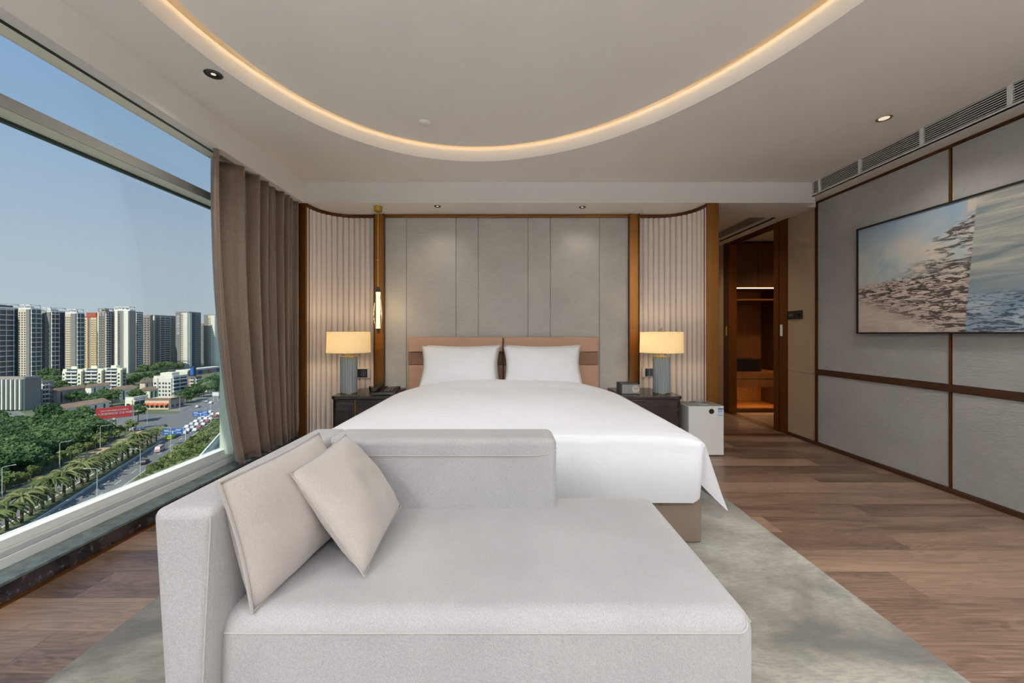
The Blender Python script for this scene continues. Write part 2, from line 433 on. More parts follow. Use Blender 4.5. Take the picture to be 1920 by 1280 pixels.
# ---- back wall (headboard wall)
wall_back = struct(G().box(-2.33, 2.07, 4.30, 4.42, 0, 2.81).build('wall_back', W_WHITE))
seams = [-1.30, -1.071, -.541, -.302, .228, .467, .991, 1.30]
for i in range(len(seams) - 1):
    G().box(seams[i] + .0015, seams[i + 1] - .0015, 4.25, 4.30, .02, 2.355).build('wall_panel', PANEL_B, wall_back, bevel=.004, seg=2)
G().box(-1.31, 1.31, 4.235, 4.30, 2.355, 2.388).build('top_trim', BRONZE, wall_back, bevel=.003)
def flute_path(s):
    pts = [(s * 1.407, 4.285), (s * 1.62, 4.285)]
    for i in range(1, 21):
        t = math.pi / 2 * i / 20; pts.append((s * (1.62 + .36 * math.sin(t)), 3.885 + .40 * math.cos(t)))
    return pts
def resample(pts, step):
    L = [0]
    for a, c_ in zip(pts, pts[1:]): L.append(L[-1] + math.dist(a, c_))
    n = round(L[-1] / step); out = []
    for k in range(n + 1):
        d = L[-1] * k / n; i = max(j for j in range(len(L)) if L[j] <= d + 1e-9); i = min(i, len(pts) - 2)
        f = (d - L[i]) / (L[i + 1] - L[i]); out.append((pts[i][0] + f * (pts[i + 1][0] - pts[i][0]), pts[i][1] + f * (pts[i + 1][1] - pts[i][1])))
    return out
g = G(); nf = 10
poly = [(.029 * math.cos(math.pi + math.pi * k / nf), .026 * math.sin(math.pi + math.pi * k / nf)) for k in range(nf + 1)] + [(.029, .012), (-.029, .012)]
g.prism(poly, .01, 2.356); fl_me = g.mesh('flute', smooth=True, ang=50); fl_me.materials.append(FLUTE)
for s in (-1, 1):
    pts = resample(flute_path(s), .0585)
    for a, c_ in zip(pts, pts[1:]):
        o = bpy.data.objects.new('flute', fl_me); C.objects.link(o); o.parent = wall_back
        o.location = ((a[0] + c_[0]) / 2, (a[1] + c_[1]) / 2, 0); d = (c_[0] - a[0], c_[1] - a[1])
        if s < 0: d = (-d[0], -d[1])
        o.rotation_euler.z = math.atan2(d[1], d[0])
    # curved backing and top trim
    pp = flute_path(s)
    if s > 0: pp = pp[::-1]
    pp2 = [(x, y - .034) for x, y in pp]
    g = G(); g.strip(pp, 0, 2.6, -.012); g.build('curved_backing', FLUTE, wall_back)
    tp = []
    for x, y in pp: 
        k = max(0, (abs(x) - 1.62) / .36); tp.append((x - s * .034 * k, y - .036 * (1 - k) - .004))
    g = G(); g.strip(tp, 2.357, Z_SOF - .001, -.05); g.build('top_trim', BRONZE_D, wall_back)
# bronze pilasters
G().box(-1.404, -1.302, 4.225, 4.29, 0, Z_SOF - .002).build('pilaster', BRONZE, wall_back, bevel=.004)
G().box(1.302, 1.404, 4.225, 4.29, 0, Z_SOF - .002).build('pilaster', BRONZE, wall_back, bevel=.004)
for x in (-1.409, -1.306, 1.299, 1.400):
    G().box(x, x + .008, 4.21, 4.24, 0, Z_SOF - .002).build('pilaster_edge', BRONZE_D, wall_back)
G().box(1.955, 2.066, 3.872, 4.30, 0, Z_SOF - .002).build('corner_pilaster', BRONZE, wall_back, bevel=.003)
G().box(-2.03, -1.955, 3.872, 4.30, 0, Z_SOF - .002).build('corner_pilaster', BRONZE, wall_back, bevel=.003)
G().box(-2.31, -2.02, 4.0, 4.30, 0, 2.81).build('wall_return', PLASTER, wall_back)
G().box(1.95, 2.05, 4.42, 6.1, 0, 2.81).build('passage_side', PLASTER, wall_back)

# ---- right wall
wall_right = struct(G().box(3.14, 3.30, YREAR, 4.42, 0, 2.81).build('wall_right', W_WHITE))
ys = [4.0, 2.797, 1.6, .4, -.8, -2.0, YREAR]
for a, c_ in zip(ys, ys[1:]):
    G().box(3.12, 3.145, c_ + .010, a - .010, .762, 2.425).build('upper_panel', PANEL_R, wall_right, bevel=.004)
    G().box(3.12, 3.145, c_ + .010, a - .010, .034, .708).build('lower_panel', PANEL_R, wall_right, bevel=.004)
    G().box(3.114, 3.14, c_ - .007, c_ + .007, .034, 2.428).build('bronze_strip', BRONZE, wall_right)
G().box(3.108, 3.14, 3.993, 4.012, 0, 2.44).build('bronze_strip', BRONZE_D, wall_right)
G().box(3.112, 3.145, YREAR, 3.993, .710, .760).build('dark_band', DARKBAND, wall_right, bevel=.002)
G().box(3.110, 3.145, YREAR, 4.012, 2.426, 2.446).build('top_trim', BRONZE_D, wall_right)
for z0, z1 in ((.034, .706), (.709, Z_SOF)):
    G().box(3.12, 3.145, 4.014, 4.414, z0, z1).build('beige_panel', PLASTER, wall_right, bevel=.002)
bb = struct(G().box(3.105, 3.14, YREAR, 4.414, 0, .033).build('baseboard_right', DARKBAND, bevel=.003))
g = G(); g.box(3.12, 3.21, 5.72, 6.1, 0, 2.81); g.box(3.12, 3.21, 4.42, 5.72, 2.42, 2.81); g.box(3.21, 4.6, 4.40, 4.44, 0, 2.81); g.build('passage_wall', PLASTER, wall_right)
g = G(); g.box(2.0, 3.2, 6.02, 6.12, 0, 2.81); g.box(3.21, 4.62, 6.3, 6.4, 0, 2.81); g.box(4.5, 4.6, 4.4, 6.4, 0, 2.81); g.build('passage_end_wall', PLASTER, wall_right)

# ---- doorway into the dressing room
door = struct(G().box(3.116, 3.212, 4.42, 4.545, 0, 2.42).build('door_1', BRONZE))
G().box(3.113, 3.216, 4.555, 4.64, 0, 2.42).build('door_jamb', BRONZE, door)
G().box(3.116, 3.205, 5.575, 5.72, 0, 2.42).build('door_jamb', BRONZE_D, door)
G().box(3.112, 3.213, 5.555, 5.575, 0, 2.42).build('door_jamb', BRONZE, door)
G().box(3.116, 3.212, 4.64, 5.56, 2.37, 2.42).build('door_header', BRONZE_D, door)
G().box(3.10, 3.215, 4.55, 5.70, -.004, .004).build('threshold', DARKBAND, door)
G().box(3.086, 3.10, 4.55, 5.70, -.004, .005).build('threshold_edge', BRASS, door)
for yc, m in ((4.51, ALU_W), (5.64, BRASS)):
    G().box(3.108, 3.117, yc - .018, yc + .018, 1.09, 1.22).build('pull_handle', m, door, bevel=.004)
tr1 = struct(G().box(2.07, 3.10, 4.36, 4.45, -.003, .003).build('trim_1', DARKBAND))
G().box(2.07, 3.10, 4.345, 4.36, -.003, .0035).build('inlay_strip', BRASS, tr1)

# ---- window wall
wall_left = struct(G().box(-2.31, -2.07, YREAR, 4.0, -.12, .085).build('wall_left', GRANITE))
G().box(-2.33, -2.062, YREAR, 4.0, .085, .10).build('window_sill', SILL, wall_left, bevel=.003)
bb = struct(G().box(-2.07, -2.058, YREAR, 4.0, 0, .012).build('baseboard_left', BRONZE))
win = struct(G().box(-2.30, -2.18, YREAR, 4.0, .10, .146).build('window_1', ALU_W, bevel=.003))
G().box(-2.275, -2.185, YREAR, 4.0, .146, .150).build('frame_gasket', ALU_G, win)
G().box(-2.34, -2.27, YREAR, 4.0, .146, .190).build('frame_rail', ALU_W, win, bevel=.003)
G().box(-2.31, -2.20, YREAR, 4.0, 2.106, 2.162).build('transom', ALU_CREAM, win, bevel=.002)
G().box(-2.203, -2.196, YREAR, 4.0, 2.106, 2.162).build('transom_shaded_face', ALU_G, win)  # backlit shade of the transom's inner face, put into a grey plate
G().box(-2.335, -2.31, YREAR, 4.0, 2.092, 2.165).build('transom_gasket', GASKET, win)
for yc in (3.22, .82, -1.58):
    G().box(-2.31, -2.20, yc - .02, yc + .04, .15, 2.106).build('mullion', MULL, win, bevel=.003)
    G().box(-2.31, -2.20, yc - .02, yc + .04, 2.162, 2.8).build('mullion', MULL, win, bevel=.003)
yy = [YREAR, -1.6, .82, 3.22, 4.0]
for a, c_ in zip(yy, yy[1:]):
    G().box(-2.325, -2.318, a, c_, .19, 2.10).build('glass_pane', GLASS, win)
    G().box(-2.325, -2.318, a, c_, 2.16, 2.81).build('glass_pane', GLASS, win)
# ---- rear wall with a wide window added, unseen, for fill daylight
g = G(); g.box(-2.33, -1.9, -3.52, YREAR, -.1, 2.81); g.box(2.7, 4.7, -3.52, YREAR, -.1, 2.81); g.box(-1.9, 2.7, -3.52, YREAR, -.1, .2); g.box(-1.9, 2.7, -3.52, YREAR, 2.5, 2.81)
wall_rear = struct(g.build('wall_rear', W_WHITE))
g = G()
for x in (-1.9, -.4, 1.16, 2.66): g.box(x, x + .04, -3.5, -3.42, .2, 2.5)
g.box(-1.9, 2.7, -3.5, -3.42, .2, .24); g.box(-1.9, 2.7, -3.5, -3.42, 2.46, 2.5)
win2 = struct(g.build('fill_window', ALU_W))
G().box(-1.88, 2.68, -3.465, -3.458, .24, 2.46).build('glass_pane', GLASS, win2)

# =================================================================== AIR VENTS
def vent(label, x, y0, y1, z0, z1, n, divs):
    t = thing('air_vent', label, 'vent', (x, y0, z0), 'ceiling air grilles')
    G().box(x + .012, x + .05, y0, y1, z0, z1).build('duct_backing', BLACK, t)
    h = (z1 - z0) / n
    for k in range(n):
        z = z0 + h * (k + .5)
        G().hexa([(x - .002, y0, z - h * .18), (x + .010, y0, z + h * .02), (x + .010, y1, z + h * .02), (x - .002, y1, z - h * .18),
                  (x - .002, y0, z + h * .14), (x + .010, y0, z + h * .30), (x + .010, y1, z + h * .30), (x - .002, y1, z + h * .14)]).build('slat', W_WHITE, t)
    for yv in divs: G().box(x - .004, x + .012, yv - .012, yv + .012, z0, z1).build('divider', W_WHITE, t)
    return t
vent('long white slatted air grille above the grey panelled wall', 2.972, -3.2, 3.86, 2.469, 2.587, 8, [3.78, 3.35, 2.85, 2.35, 1.85, 1.35, .85])
vent('short white slatted air grille over the passage doorway', 2.972, 4.38, 5.98, 2.446, 2.534, 6, [])

# =================================================================== DOWNLIGHTS
def downlight(x, y, z, label, dark, power, r=.042, spread=130, soft=.06, col=(1.0, .90, .78)):
    t = thing('downlight', label, 'downlight', (x, y, z))
    rim = BLACK if dark else BRASS
    g = G(); g.lathe([(r, .001), (r + .004, -.001), (r + .002, -.004), (r - .008, -.002), (r - .012, .0005)], x, y, 28, z); g.build('rim', rim, t, smooth=True)
    g = G(); g.lathe([(r - .012, -.001), (r - .016, .0008), (.012, .0012), (.01, -.0005), (.0, -.0005)], x, y, 24, z); g.build('lens', DLGLOW if not dark else BLACK, t, smooth=True)
    if dark:
        g = G(); g.lathe([(.013, -.0012), (.010, -.0022), (.0, -.0025)], x, y, 16, z); g.build('bulb', DLGLOW, t, smooth=True)
    l = bpy.data.lights.new('downlight_beam', 'SPOT'); l.energy = power * DL_POWER; l.spot_size = R(spread); l.spot_blend = 1.0; l.shadow_soft_size = soft
    l.color = col
    o = bpy.data.objects.new('downlight_beam', l); C.objects.link(o); o.parent = t; o.location = (0, 0, -.03)
    return t
downlight(-1.663, 2.256, Z_MAIN, 'black-rimmed recessed downlight in the ceiling near the window', True, 30)
downlight(2.58, 2.72, Z_MAIN, 'small brass-rimmed recessed downlight near the long air grille', False, 30)
downlight(-.69, 3.97, Z_SOF, 'small black downlight in the soffit, the one nearer the pendant lamp', True, 4.5, r=.03)
downlight(.76, 4.0, Z_SOF, 'small black downlight in the soffit, the one nearer the doorway', True, 4.5, r=.03)
REAR_FILL = [(-1.5, -.9), (2.45, -.9), (2.45, .9), (-1.5, -2.5), (.5, -1.5), (2.4, -2.5)]  # added fill lamps behind the camera that lift the room light
for x, y in REAR_FILL:
    t = downlight(x, y, Z_MAIN, 'added fill light set into the ceiling in the rear half of the room', False, P_DOWN, spread=170, soft=.12, col=LAMPC); t['group'] = 'added fill lights in the rear half of the room'
for x in (-.65, .65):  # added spots just out of view that brighten the bed
    t = downlight(x, 1.80, 2.685, 'added fill light in the oval ceiling aimed at the bed', False, P_BED, spread=76, soft=.10, col=LAMPC); t['group'] = 'added fill lights aimed at the bed'
    for ch in t.children:
        if ch.type == 'LIGHT': ch.rotation_euler = (R(27), 0, 0)
# uplights added behind the camera as fill, shaped as floor lamps
def fill_uplight(x, y, label):
    t = thing('fill_lamp', label, 'lamp', (x, y, 0), 'added fill uplights behind the camera')
    G().lathe([(.15, 0), (.15, .015), (.02, .03), (.012, .05)], x, y, 28).build('base', BRASS, t, smooth=True, ang=35)
    G().lathe([(.012, .04), (.012, 1.62)], x, y, 14).build('pole', BRASS, t, smooth=True, ang=35)
    G().lathe([(.02, 1.60), (.10, 1.63), (.17, 1.70), (.18, 1.74), (.165, 1.74), (.09, 1.66), (.0, 1.65)], x, y, 32).build('bowl', W_WHITE, t, smooth=True, ang=50)
    l = bpy.data.lights.new('fill_uplight_beam', 'SPOT'); l.energy = P_UP; l.spot_size = R(172); l.spot_blend = .5; l.shadow_soft_size = .14; l.color = LAMPC
    o = bpy.data.objects.new('fill_uplight_beam', l); C.objects.link(o); o.parent = t; o.location = (0, 0, 1.76); o.rotation_euler = (R(180), 0, 0)
fill_uplight(-1.55, -1.6, 'added brass fill uplight by the window behind the camera')
fill_uplight(2.6, -1.7, 'added brass fill uplight by the panelled wall behind the camera')
fill_uplight(.5, -3.0, 'added brass fill uplight in front of the rear window')
# smoke detector
g = G(); g.lathe([(.042, .004), (.042, -.004), (.038, -.009), (.026, -.012), (.022, -.016), (.0, -.017)], -.61, 2.95, 32, 2.685)
tag(g.build('smoke_detector', W_CEIL, smooth=True), 'round white smoke detector on the raised oval ceiling', 'smoke detector')

# =================================================================== CURTAIN
def curtain():
    t = thing('curtain', 'heavy taupe floor-length curtain gathered at the end of the window', 'curtain', (-2.05, 3.4, .1))
    NY, NZ = 260, 26
    # plan at the top and at the bottom: y along the rail, depth wave in x
    vs = []; fs = []
    for j in range(NZ + 1):
        fz = j / NZ                           # 0 bottom .. 1 top
        z = .112 + fz * (Z_SOF - .115)
        yA = 2.71 + .32 * (1 - fz) ** 2.2   # leading edge is drawn back towards the hem
        yB_ = 3.93 + .03 * (1 - fz)
        for i in range(NY + 1):
            u = i / NY
            # folds: broad near the leading edge, tight at the far end
            ph = 2 * math.pi * (2.2 * u ** .8 + 7.5 * u ** 2.0)
            amp = (.072 - .022 * u) * (.75 + .25 * fz)
            xw = -2.06 + amp * math.sin(ph + .5) + .018 * math.sin(2.3 * ph + 1.2 + 1.5 * (1 - fz)) - .02 * (1 - fz)
            yy_ = yA + (yB_ - yA) * u + .012 * math.cos(ph)
            vs.append((max(xw, -2.165), yy_, z))
    W_ = NY + 1
    for j in range(NZ):
        for i in range(NY): fs.append((j * W_ + i, j * W_ + i + 1, (j + 1) * W_ + i + 1, (j + 1) * W_ + i))
    g = G(); g.add(vs, fs); o = g.build('curtain_cloth', CURT, t, smooth=True, ang=180)
    md = o.modifiers.new('thick', 'SOLIDIFY'); md.thickness = .004; md.offset = 0
    g = G(); g.box(-2.075, -2.035, 2.84, 3.95, Z_SOF - .006, Z_SOF + .004); g.build('heading_tape', CURT, t)
curtain()

# =================================================================== RUG
g = G(); g.box(-1.47, 1.475, .3, 3.2, .0005, .012)
tag(g.build('rug', RUG, bevel=.004), 'large grey mottled wool rug under the bed and sofa', 'rug')

# =================================================================== BED
bed = thing('bed', 'wide double bed with brown base and two-part tan leather headboard', 'bed', (0, 3.1, 0))
G().box(-1.03, 1.03, 2.10, 4.13, .013, .27).build('base', BEDBASE, bed, bevel=.012, seg=3)
G().box(-.98, .98, 2.12, 4.11, .27, .50).build('mattress', PILLOW, bed, bevel=.05, seg=4)
for x0, x1 in ((-1.029, -.041), (-.032, .958)):
    hb = G().box(x0, x1, 4.155, 4.235, .05, .79).build('headboard_cushion', LEATH_T, bed, bevel=.012, seg=3)
    G().box(x0, x1, 4.16, 4.235, .792, .924).build('brown_band', LEATH_B, hb, bevel=.004)
    G().box(x0, x1, 4.145, 4.235, .926, 1.082).build('top_cushion', LEATH_T, hb, bevel=.014, seg=3)

# ---- duvet
def duvet():
    NX, NY = 72, 72
    X0, X1, Y0, Y1 = -1.035, 1.035, 2.075, 3.86
    def top(u, v_):
        x = X0 + (X1 - X0) * u; y = Y0 + (Y1 - Y0) * v_
        a = abs(2 * u - 1)
        crown = .035 + .07 * v_ ** 1.3
        z = .568 + crown * (1 - a ** 3.2)
        z += .012 * (1 - a ** 4) * math.sin(7 * x + 2.5 * y) * math.sin(5.2 * y + x) * .5
        # head end: the edge is tucked in and the fold is plump
        if v_ > .78:
            k = (v_ - .78) / .22
            x *= 1 - .075 * k ** 2
            z += .020 * math.sin(k * math.pi) * (1 - a ** 4) - .03 * k ** 3 * a ** 6
        ef = 1 - v_                                  # round the foot edge
        if ef > .94: z -= .015 * ((ef - .94) / .06) ** 2
        if a > .93: z -= .012 * ((a - .93) / .07) ** 2
        return (x, y, z)
    vs = [top(i / NX, j / NY) for j in range(NY + 1) for i in range(NX + 1)]
    fs = [(j * (NX + 1) + i, j * (NX + 1) + i + 1, (j + 1) * (NX + 1) + i + 1, (j + 1) * (NX + 1) + i) for j in range(NY) for i in range(NX)]
    # boundary loop: left side head->foot, foot left->right, right side foot->head, head right->left
    idx = [j * (NX + 1) for j in range(NY, 0, -1)] + [i for i in range(NX)] + [j * (NX + 1) + NX for j in range(NY)] + [NY * (NX + 1) + i for i in range(NX, 0, -1)]
    def bottom(k):
        x, y, z = vs[k]; j, i = divmod(k, NX + 1)
        if j == NY: return (x, y + .10, z - .07)
        if j == 0 and 0 < i < NX:
            u = i / NX; bulge = .012 * math.sin(u * 9)
            t = 1.0
            edge = max(0, (abs(2 * u - 1) - .95) / .05)
            return (x * (.985 - .01 * edge), 2.065 + bulge * .5 + .02 * edge, .245 + .045 * edge ** 2)
        s = 1 if i == NX else -1
        v_ = j / NY
        fl = math.exp(-(v_ / .16) ** 2)
        return (s * (1.055 + .135 * fl + .012 * math.sin(v_ * 40)), y + .05 * fl, .30 - .135 * fl)
    cR, cL = NX, 0
    idx2 = []; over = []
    for k in idx:
        if k in (cR, cL):
            sg = 1 if k == cR else -1
            seq = [(sg * 1.008, 2.075, .262), (sg * 1.015, 2.115, .335), (sg * 1.105, 2.13, .245), (sg * 1.192, 2.15, .163)]
            if sg < 0: seq = seq[::-1]
            for q in seq: idx2.append(k); over.append(q)
        else: idx2.append(k); over.append(None)
    idx = idx2
    rows = 14; prev = idx; M = len(idx)
    for r_ in range(1, rows + 1):
        t = r_ / rows; cur = []
        for k, ov in zip(idx, over):
            a = vs[k]; c_ = ov or bottom(k); j, i = divmod(k, NX + 1)
            if ov:
                vs.append(tuple(a[q] + (c_[q] - a[q]) * t for q in range(3))); cur.append(len(vs) - 1); continue
            # leave horizontally first, then fall
            th = t ** .85
            hx = math.sin(min(1, t * 2.2) * math.pi / 2) * .012
            ox = oy = 0
            if j == 0 and 0 < i < NX: oy = -hx * 1.3 - .018 * math.sin(math.pi * t)
            elif j != NY: ox = (1 if i == NX else -1) * hx
            side_sag = 0
            if False: side_sag = (t ** 1.7 - t) * (c_[0] - a[0])   # flap swings out towards its tip
            p = (a[0] + (c_[0] - a[0]) * t + ox * (1 - t) + side_sag, a[1] + (c_[1] - a[1]) * t + oy, a[2] + (c_[2] - a[2]) * (th if True else t))
            vs.append(p); cur.append(len(vs) - 1)
        for m in range(M):
            q = (prev[m], prev[(m + 1) % M], cur[(m + 1) % M], cur[m]); fs.append(q if q[0] != q[1] else q[1:])
        prev = cur
    g = G(); g.add(vs, fs)
    o = g.build('duvet', LINEN, None, smooth=True, ang=180)
    tag(o, 'smooth white duvet spread over the bed with a pointed corner hanging down', 'duvet')
duvet()

def cushion(name, corners, thick, mat, parent=None, n=26, pinch=.09, power=2.6, corner_pull=.0, piping=None, wob=0.0, seed=0):
    """plump cushion spanning four corner points (tl, tr, br, bl)"""
    A, B, Cc, D = [Vector(p) for p in corners]
    nrm = ((B - A).cross(D - A)).normalized()
    rng = random.Random(seed); ph = [rng.uniform(0, 6.28) for _ in range(6)]
    def pt(u, v_, side):
        uu, vv = 2 * u - 1, 2 * v_ - 1
        # edges bow inwards between the pulled-out corners
        bu = uu * (1 - pinch * (1 - vv * vv) * abs(uu) ** 1.5 * 0.0 - pinch * (1 - abs(vv) ** 2))if False else uu
        sx_ = 1 - pinch * (1 - vv ** 2) * 0 - pinch * math.cos(vv * math.pi / 2)
        sy_ = 1 - pinch * math.cos(uu * math.pi / 2)
        a = .5 + .5 * uu * sx_; b_ = .5 + .5 * vv * sy_
        p = (A * (1 - a) + B * a) * (1 - b_) + (D * (1 - a) + Cc * a) * b_
        h = max(0, (1 - abs(uu) ** power)) ** .62 * max(0, (1 - abs(vv) ** power)) ** .62
        wv = 1 + wob * (math.sin(5 * uu + 3 * vv + ph[0]) * .5 + math.sin(9 * vv - 4 * uu + ph[1]) * .35 + math.sin(13 * uu + ph[2]) * .2)
        return p + nrm * (side * thick / 2 * h * wv)
    vs = []; fs = []; W_ = n + 1
    for side in (1, -1):
        for j in range(n + 1):
            for i in range(n + 1): vs.append(pt(i / n, j / n, side))
    for s_ in (0, 1):
        k0 = s_ * W_ * W_
        for j in range(n):
            for i in range(n):
                q = (k0 + j * W_ + i, k0 + j * W_ + i + 1, k0 + (j + 1) * W_ + i + 1, k0 + (j + 1) * W_ + i)
                fs.append(q if s_ == 0 else q[::-1])
    me_o = G(); me_o.add(vs, fs)
    o = me_o.build(name, mat, parent, smooth=True, ang=180)
    bm = bmesh.new(); bm.from_mesh(o.data); bmesh.ops.remove_doubles(bm, verts=bm.verts, dist=1e-5); bmesh.ops.recalc_face_normals(bm, faces=bm.faces)
    bm.to_mesh(o.data); bm.free(); o.data.shade_smooth()
    loop = [pt(i / n, 0, 1) for i in range(n)] + [pt(1, j / n, 1) for j in range(n)] + [pt(1 - i / n, 1, 1) for i in range(n)] + [pt(0, 1 - j / n, 1) for j in range(n)]
    if piping:
        g = G(); g.tube(loop, piping[0], 7, closed=True); g.build('piping', piping[1], o, smooth=True)
    return o
# bed pillows: two in front, two behind
def bed_pillow(x0, x1, zt, yb, yt, label, seed):
    o = cushion('bed_pillow', [(x0, yt, zt), (x1, yt, zt), (x1, yb, .60), (x0, yb, .60)], (.19), PILLOW, pinch=.085, power=2.6, wob=.07, seed=seed)
    tag(o, label, 'pillow', 'white pillows against the headboard')
bed_pillow(-.83, -.06, 1.005, 3.93, 4.06, 'white bed pillow behind the one on the telephone side', 1)
bed_pillow(-.02, .76, 1.005, 3.93, 4.06, 'white bed pillow behind the one on the clock side', 2)
bed_pillow(-.845, -.075, .998, 3.80, 3.95, 'front white bed pillow on the telephone side of the bed', 3)
bed_pillow(-.035, .735, .998, 3.80, 3.95, 'front white bed pillow on the clock side of the bed', 4)

# =================================================================== SOFA
sofa = thing('sofa', 'pale grey upholstered daybed sofa with one arm and a short back', 'sofa', (0, 1.35, 0))
ZS, ZT = .42, .705
# seat block
g = G(); g.box(-.735, .63, .985, 1.735, .05, ZS)
g.build('seat', SOFA, sofa, bevel=.055, seg=6)
# arm leans outwards
g = G(); g.hexa([(-.80, .935, .05), (-.722, .935, .05), (-.722, 1.75, .05), (-.80, 1.75, .05), (-.840, .935, ZT), (-.695, .935, ZT), (-.695, 1.75, ZT), (-.840, 1.75, ZT)])
g.build('armrest', SOFA, sofa, bevel=.024, seg=5)
g = G(); g.hexa([(-.72, 1.60, .30), (.20, 1.60, .30), (.20, 1.755, .30), (-.72, 1.755, .30), (-.72, 1.575, ZT), (.20, 1.575, ZT), (.20, 1.755, ZT), (-.72, 1.755, ZT)])
g.build('backrest', SOFA, sofa, bevel=.03, seg=5)
# seams
def sph(th, ph_, e_=.001): r_ = .055 + e_; return (.575 + r_ * math.cos(ph_) * math.sin(th), 1.04 - r_ * math.cos(ph_) * math.cos(th), .365 + r_ * math.sin(ph_))
p0 = sph(0, R(13)); pts = [(-.70, p0[1], p0[2]), (.2, p0[1], p0[2])]
for k in range(13): pts.append(sph(R(45) * (k / 12), R(13) + R(24) * (k / 12) ** 2.2))
G().tube(pts, .0026, 6).build('seat_piping', PIPING, sofa, smooth=True)
pts = [sph(R(45) + R(45) * (k / 8), R(37) - R(24) * (1 - (1 - k / 8) ** 2.2)) for k in range(9)]; pts.append((pts[-1][0], 1.66, pts[-1][2]))
G().tube(pts, .0026, 6).build('seat_piping', PIPING, sofa, smooth=True)
pts = [(-.69, 1.5755, .635), (.10, 1.5755, .635)]
for i in range(1, 9):
    t = i / 8; pts.append((.10 + .098 * math.sin(t * math.pi / 2), 1.577 + .01 * t * t, .635 + .03 * (1 - math.cos(t * math.pi / 2))))
G().tube(pts, .002, 6).build('back_piping', PIPING, sofa, smooth=True)
pts = [(-.7015, .9425, .684), (-.7003, .9395, .655), (-.7135, .937, .35), (-.722, .936, .06)]
G().tube(pts, .0022, 6).build('arm_piping', PIPING, sofa, smooth=True)
pts = [(-.699, .95, .668), (-.699, 1.56, .668)]
G().tube(pts, .002, 6).build('arm_piping', PIPING, sofa, smooth=True)
for x, y in ((-.65, 1.05), (.55, 1.05), (-.65, 1.66), (.55, 1.66)):
    G().lathe([(.02, .0), (.028, .04)], x, y, 14, .012).build('foot', WOOD_D, sofa)

o = cushion('throw_cushion', [(-.692, .955, .762), (-.690, 1.46, .755), (-.575, 1.48, .432), (-.640, 1.00, .420)], .17, CUSH, piping=(.0045, PIPING), wob=.06, seed=11, pinch=.05)
tag(o, 'beige linen throw cushion leaning against the sofa arm', 'cushion', 'throw cushions on the sofa')
o = cushion('throw_cushion', [(-.610, 1.12, .727), (-.615, 1.52, .735), (-.400, 1.50, .470), (-.405, 1.13, .43)], .135, CUSH, piping=(.002, CUSH), wob=.09, seed=5, pinch=.04)
tag(o, 'beige linen throw cushion tilted on its corner in front of the other one', 'cushion', 'throw cushions on the sofa')

# =================================================================== NIGHTSTANDS
def nightstand(s, label):
    xi, xo = s * 1.07, s * 1.62
    YF, YK = 3.64, 4.22
    t = thing('nightstand', label, 'nightstand', (s * 1.36, 3.9, 0), 'nightstands beside the bed')
    def rounded(xi, xo, yf, yk, r):
        p = [(xi, yf)]
        for k in range(9):
            a = math.pi / 2 * k / 8; p.append((xo - s * r + s * r * math.sin(a), yf + r - r * math.cos(a)))
        # back corner is cut to follow the curved wall
        p += [(xo, 4.00), (xo - s * .13, yk), (xi, yk)]
        return p if s > 0 else p[::-1]
    g = G(); g.prism(rounded(xi + s * .01, xo - s * .008, YF + .012, YK, .05), .06, .512); g.build('carcass', WOOD_D, t, bevel=.003)
    g = G(); g.prism(rounded(xi, xo, YF - .002, YK + .005, .055), .515, .545); g.build('top', WOOD_D, t, bevel=.005, seg=3)
    xm = s * 1.385
    for a, c_ in (((xi + s * .014, xm - s * .008), (xm + s * .008, xo - s * .06)) if s < 0 else ((xi + s * .014, xo - s * .06),)):
        G().box(min(a, c_), max(a, c_), YF, YF + .014, .07, .508).build('drawer_front', WOOD_D, t, bevel=.003)
    if s < 0: G().box(xm - .006, xm + .006, YF - .002, YF + .013, .07, .508).build('bronze_accent', BRONZE, t)
    G().box(min(xi, xo) + .02, max(xi, xo) - .07, YF + .05, YK - .02, .0, .06).build('plinth', BLACK, t)
    return t
nightstand(-1, 'dark lacquered nightstand with rounded corner under the telephone')
nightstand(1, 'dark lacquered nightstand with rounded corner under the clock radio')
ZN = .545

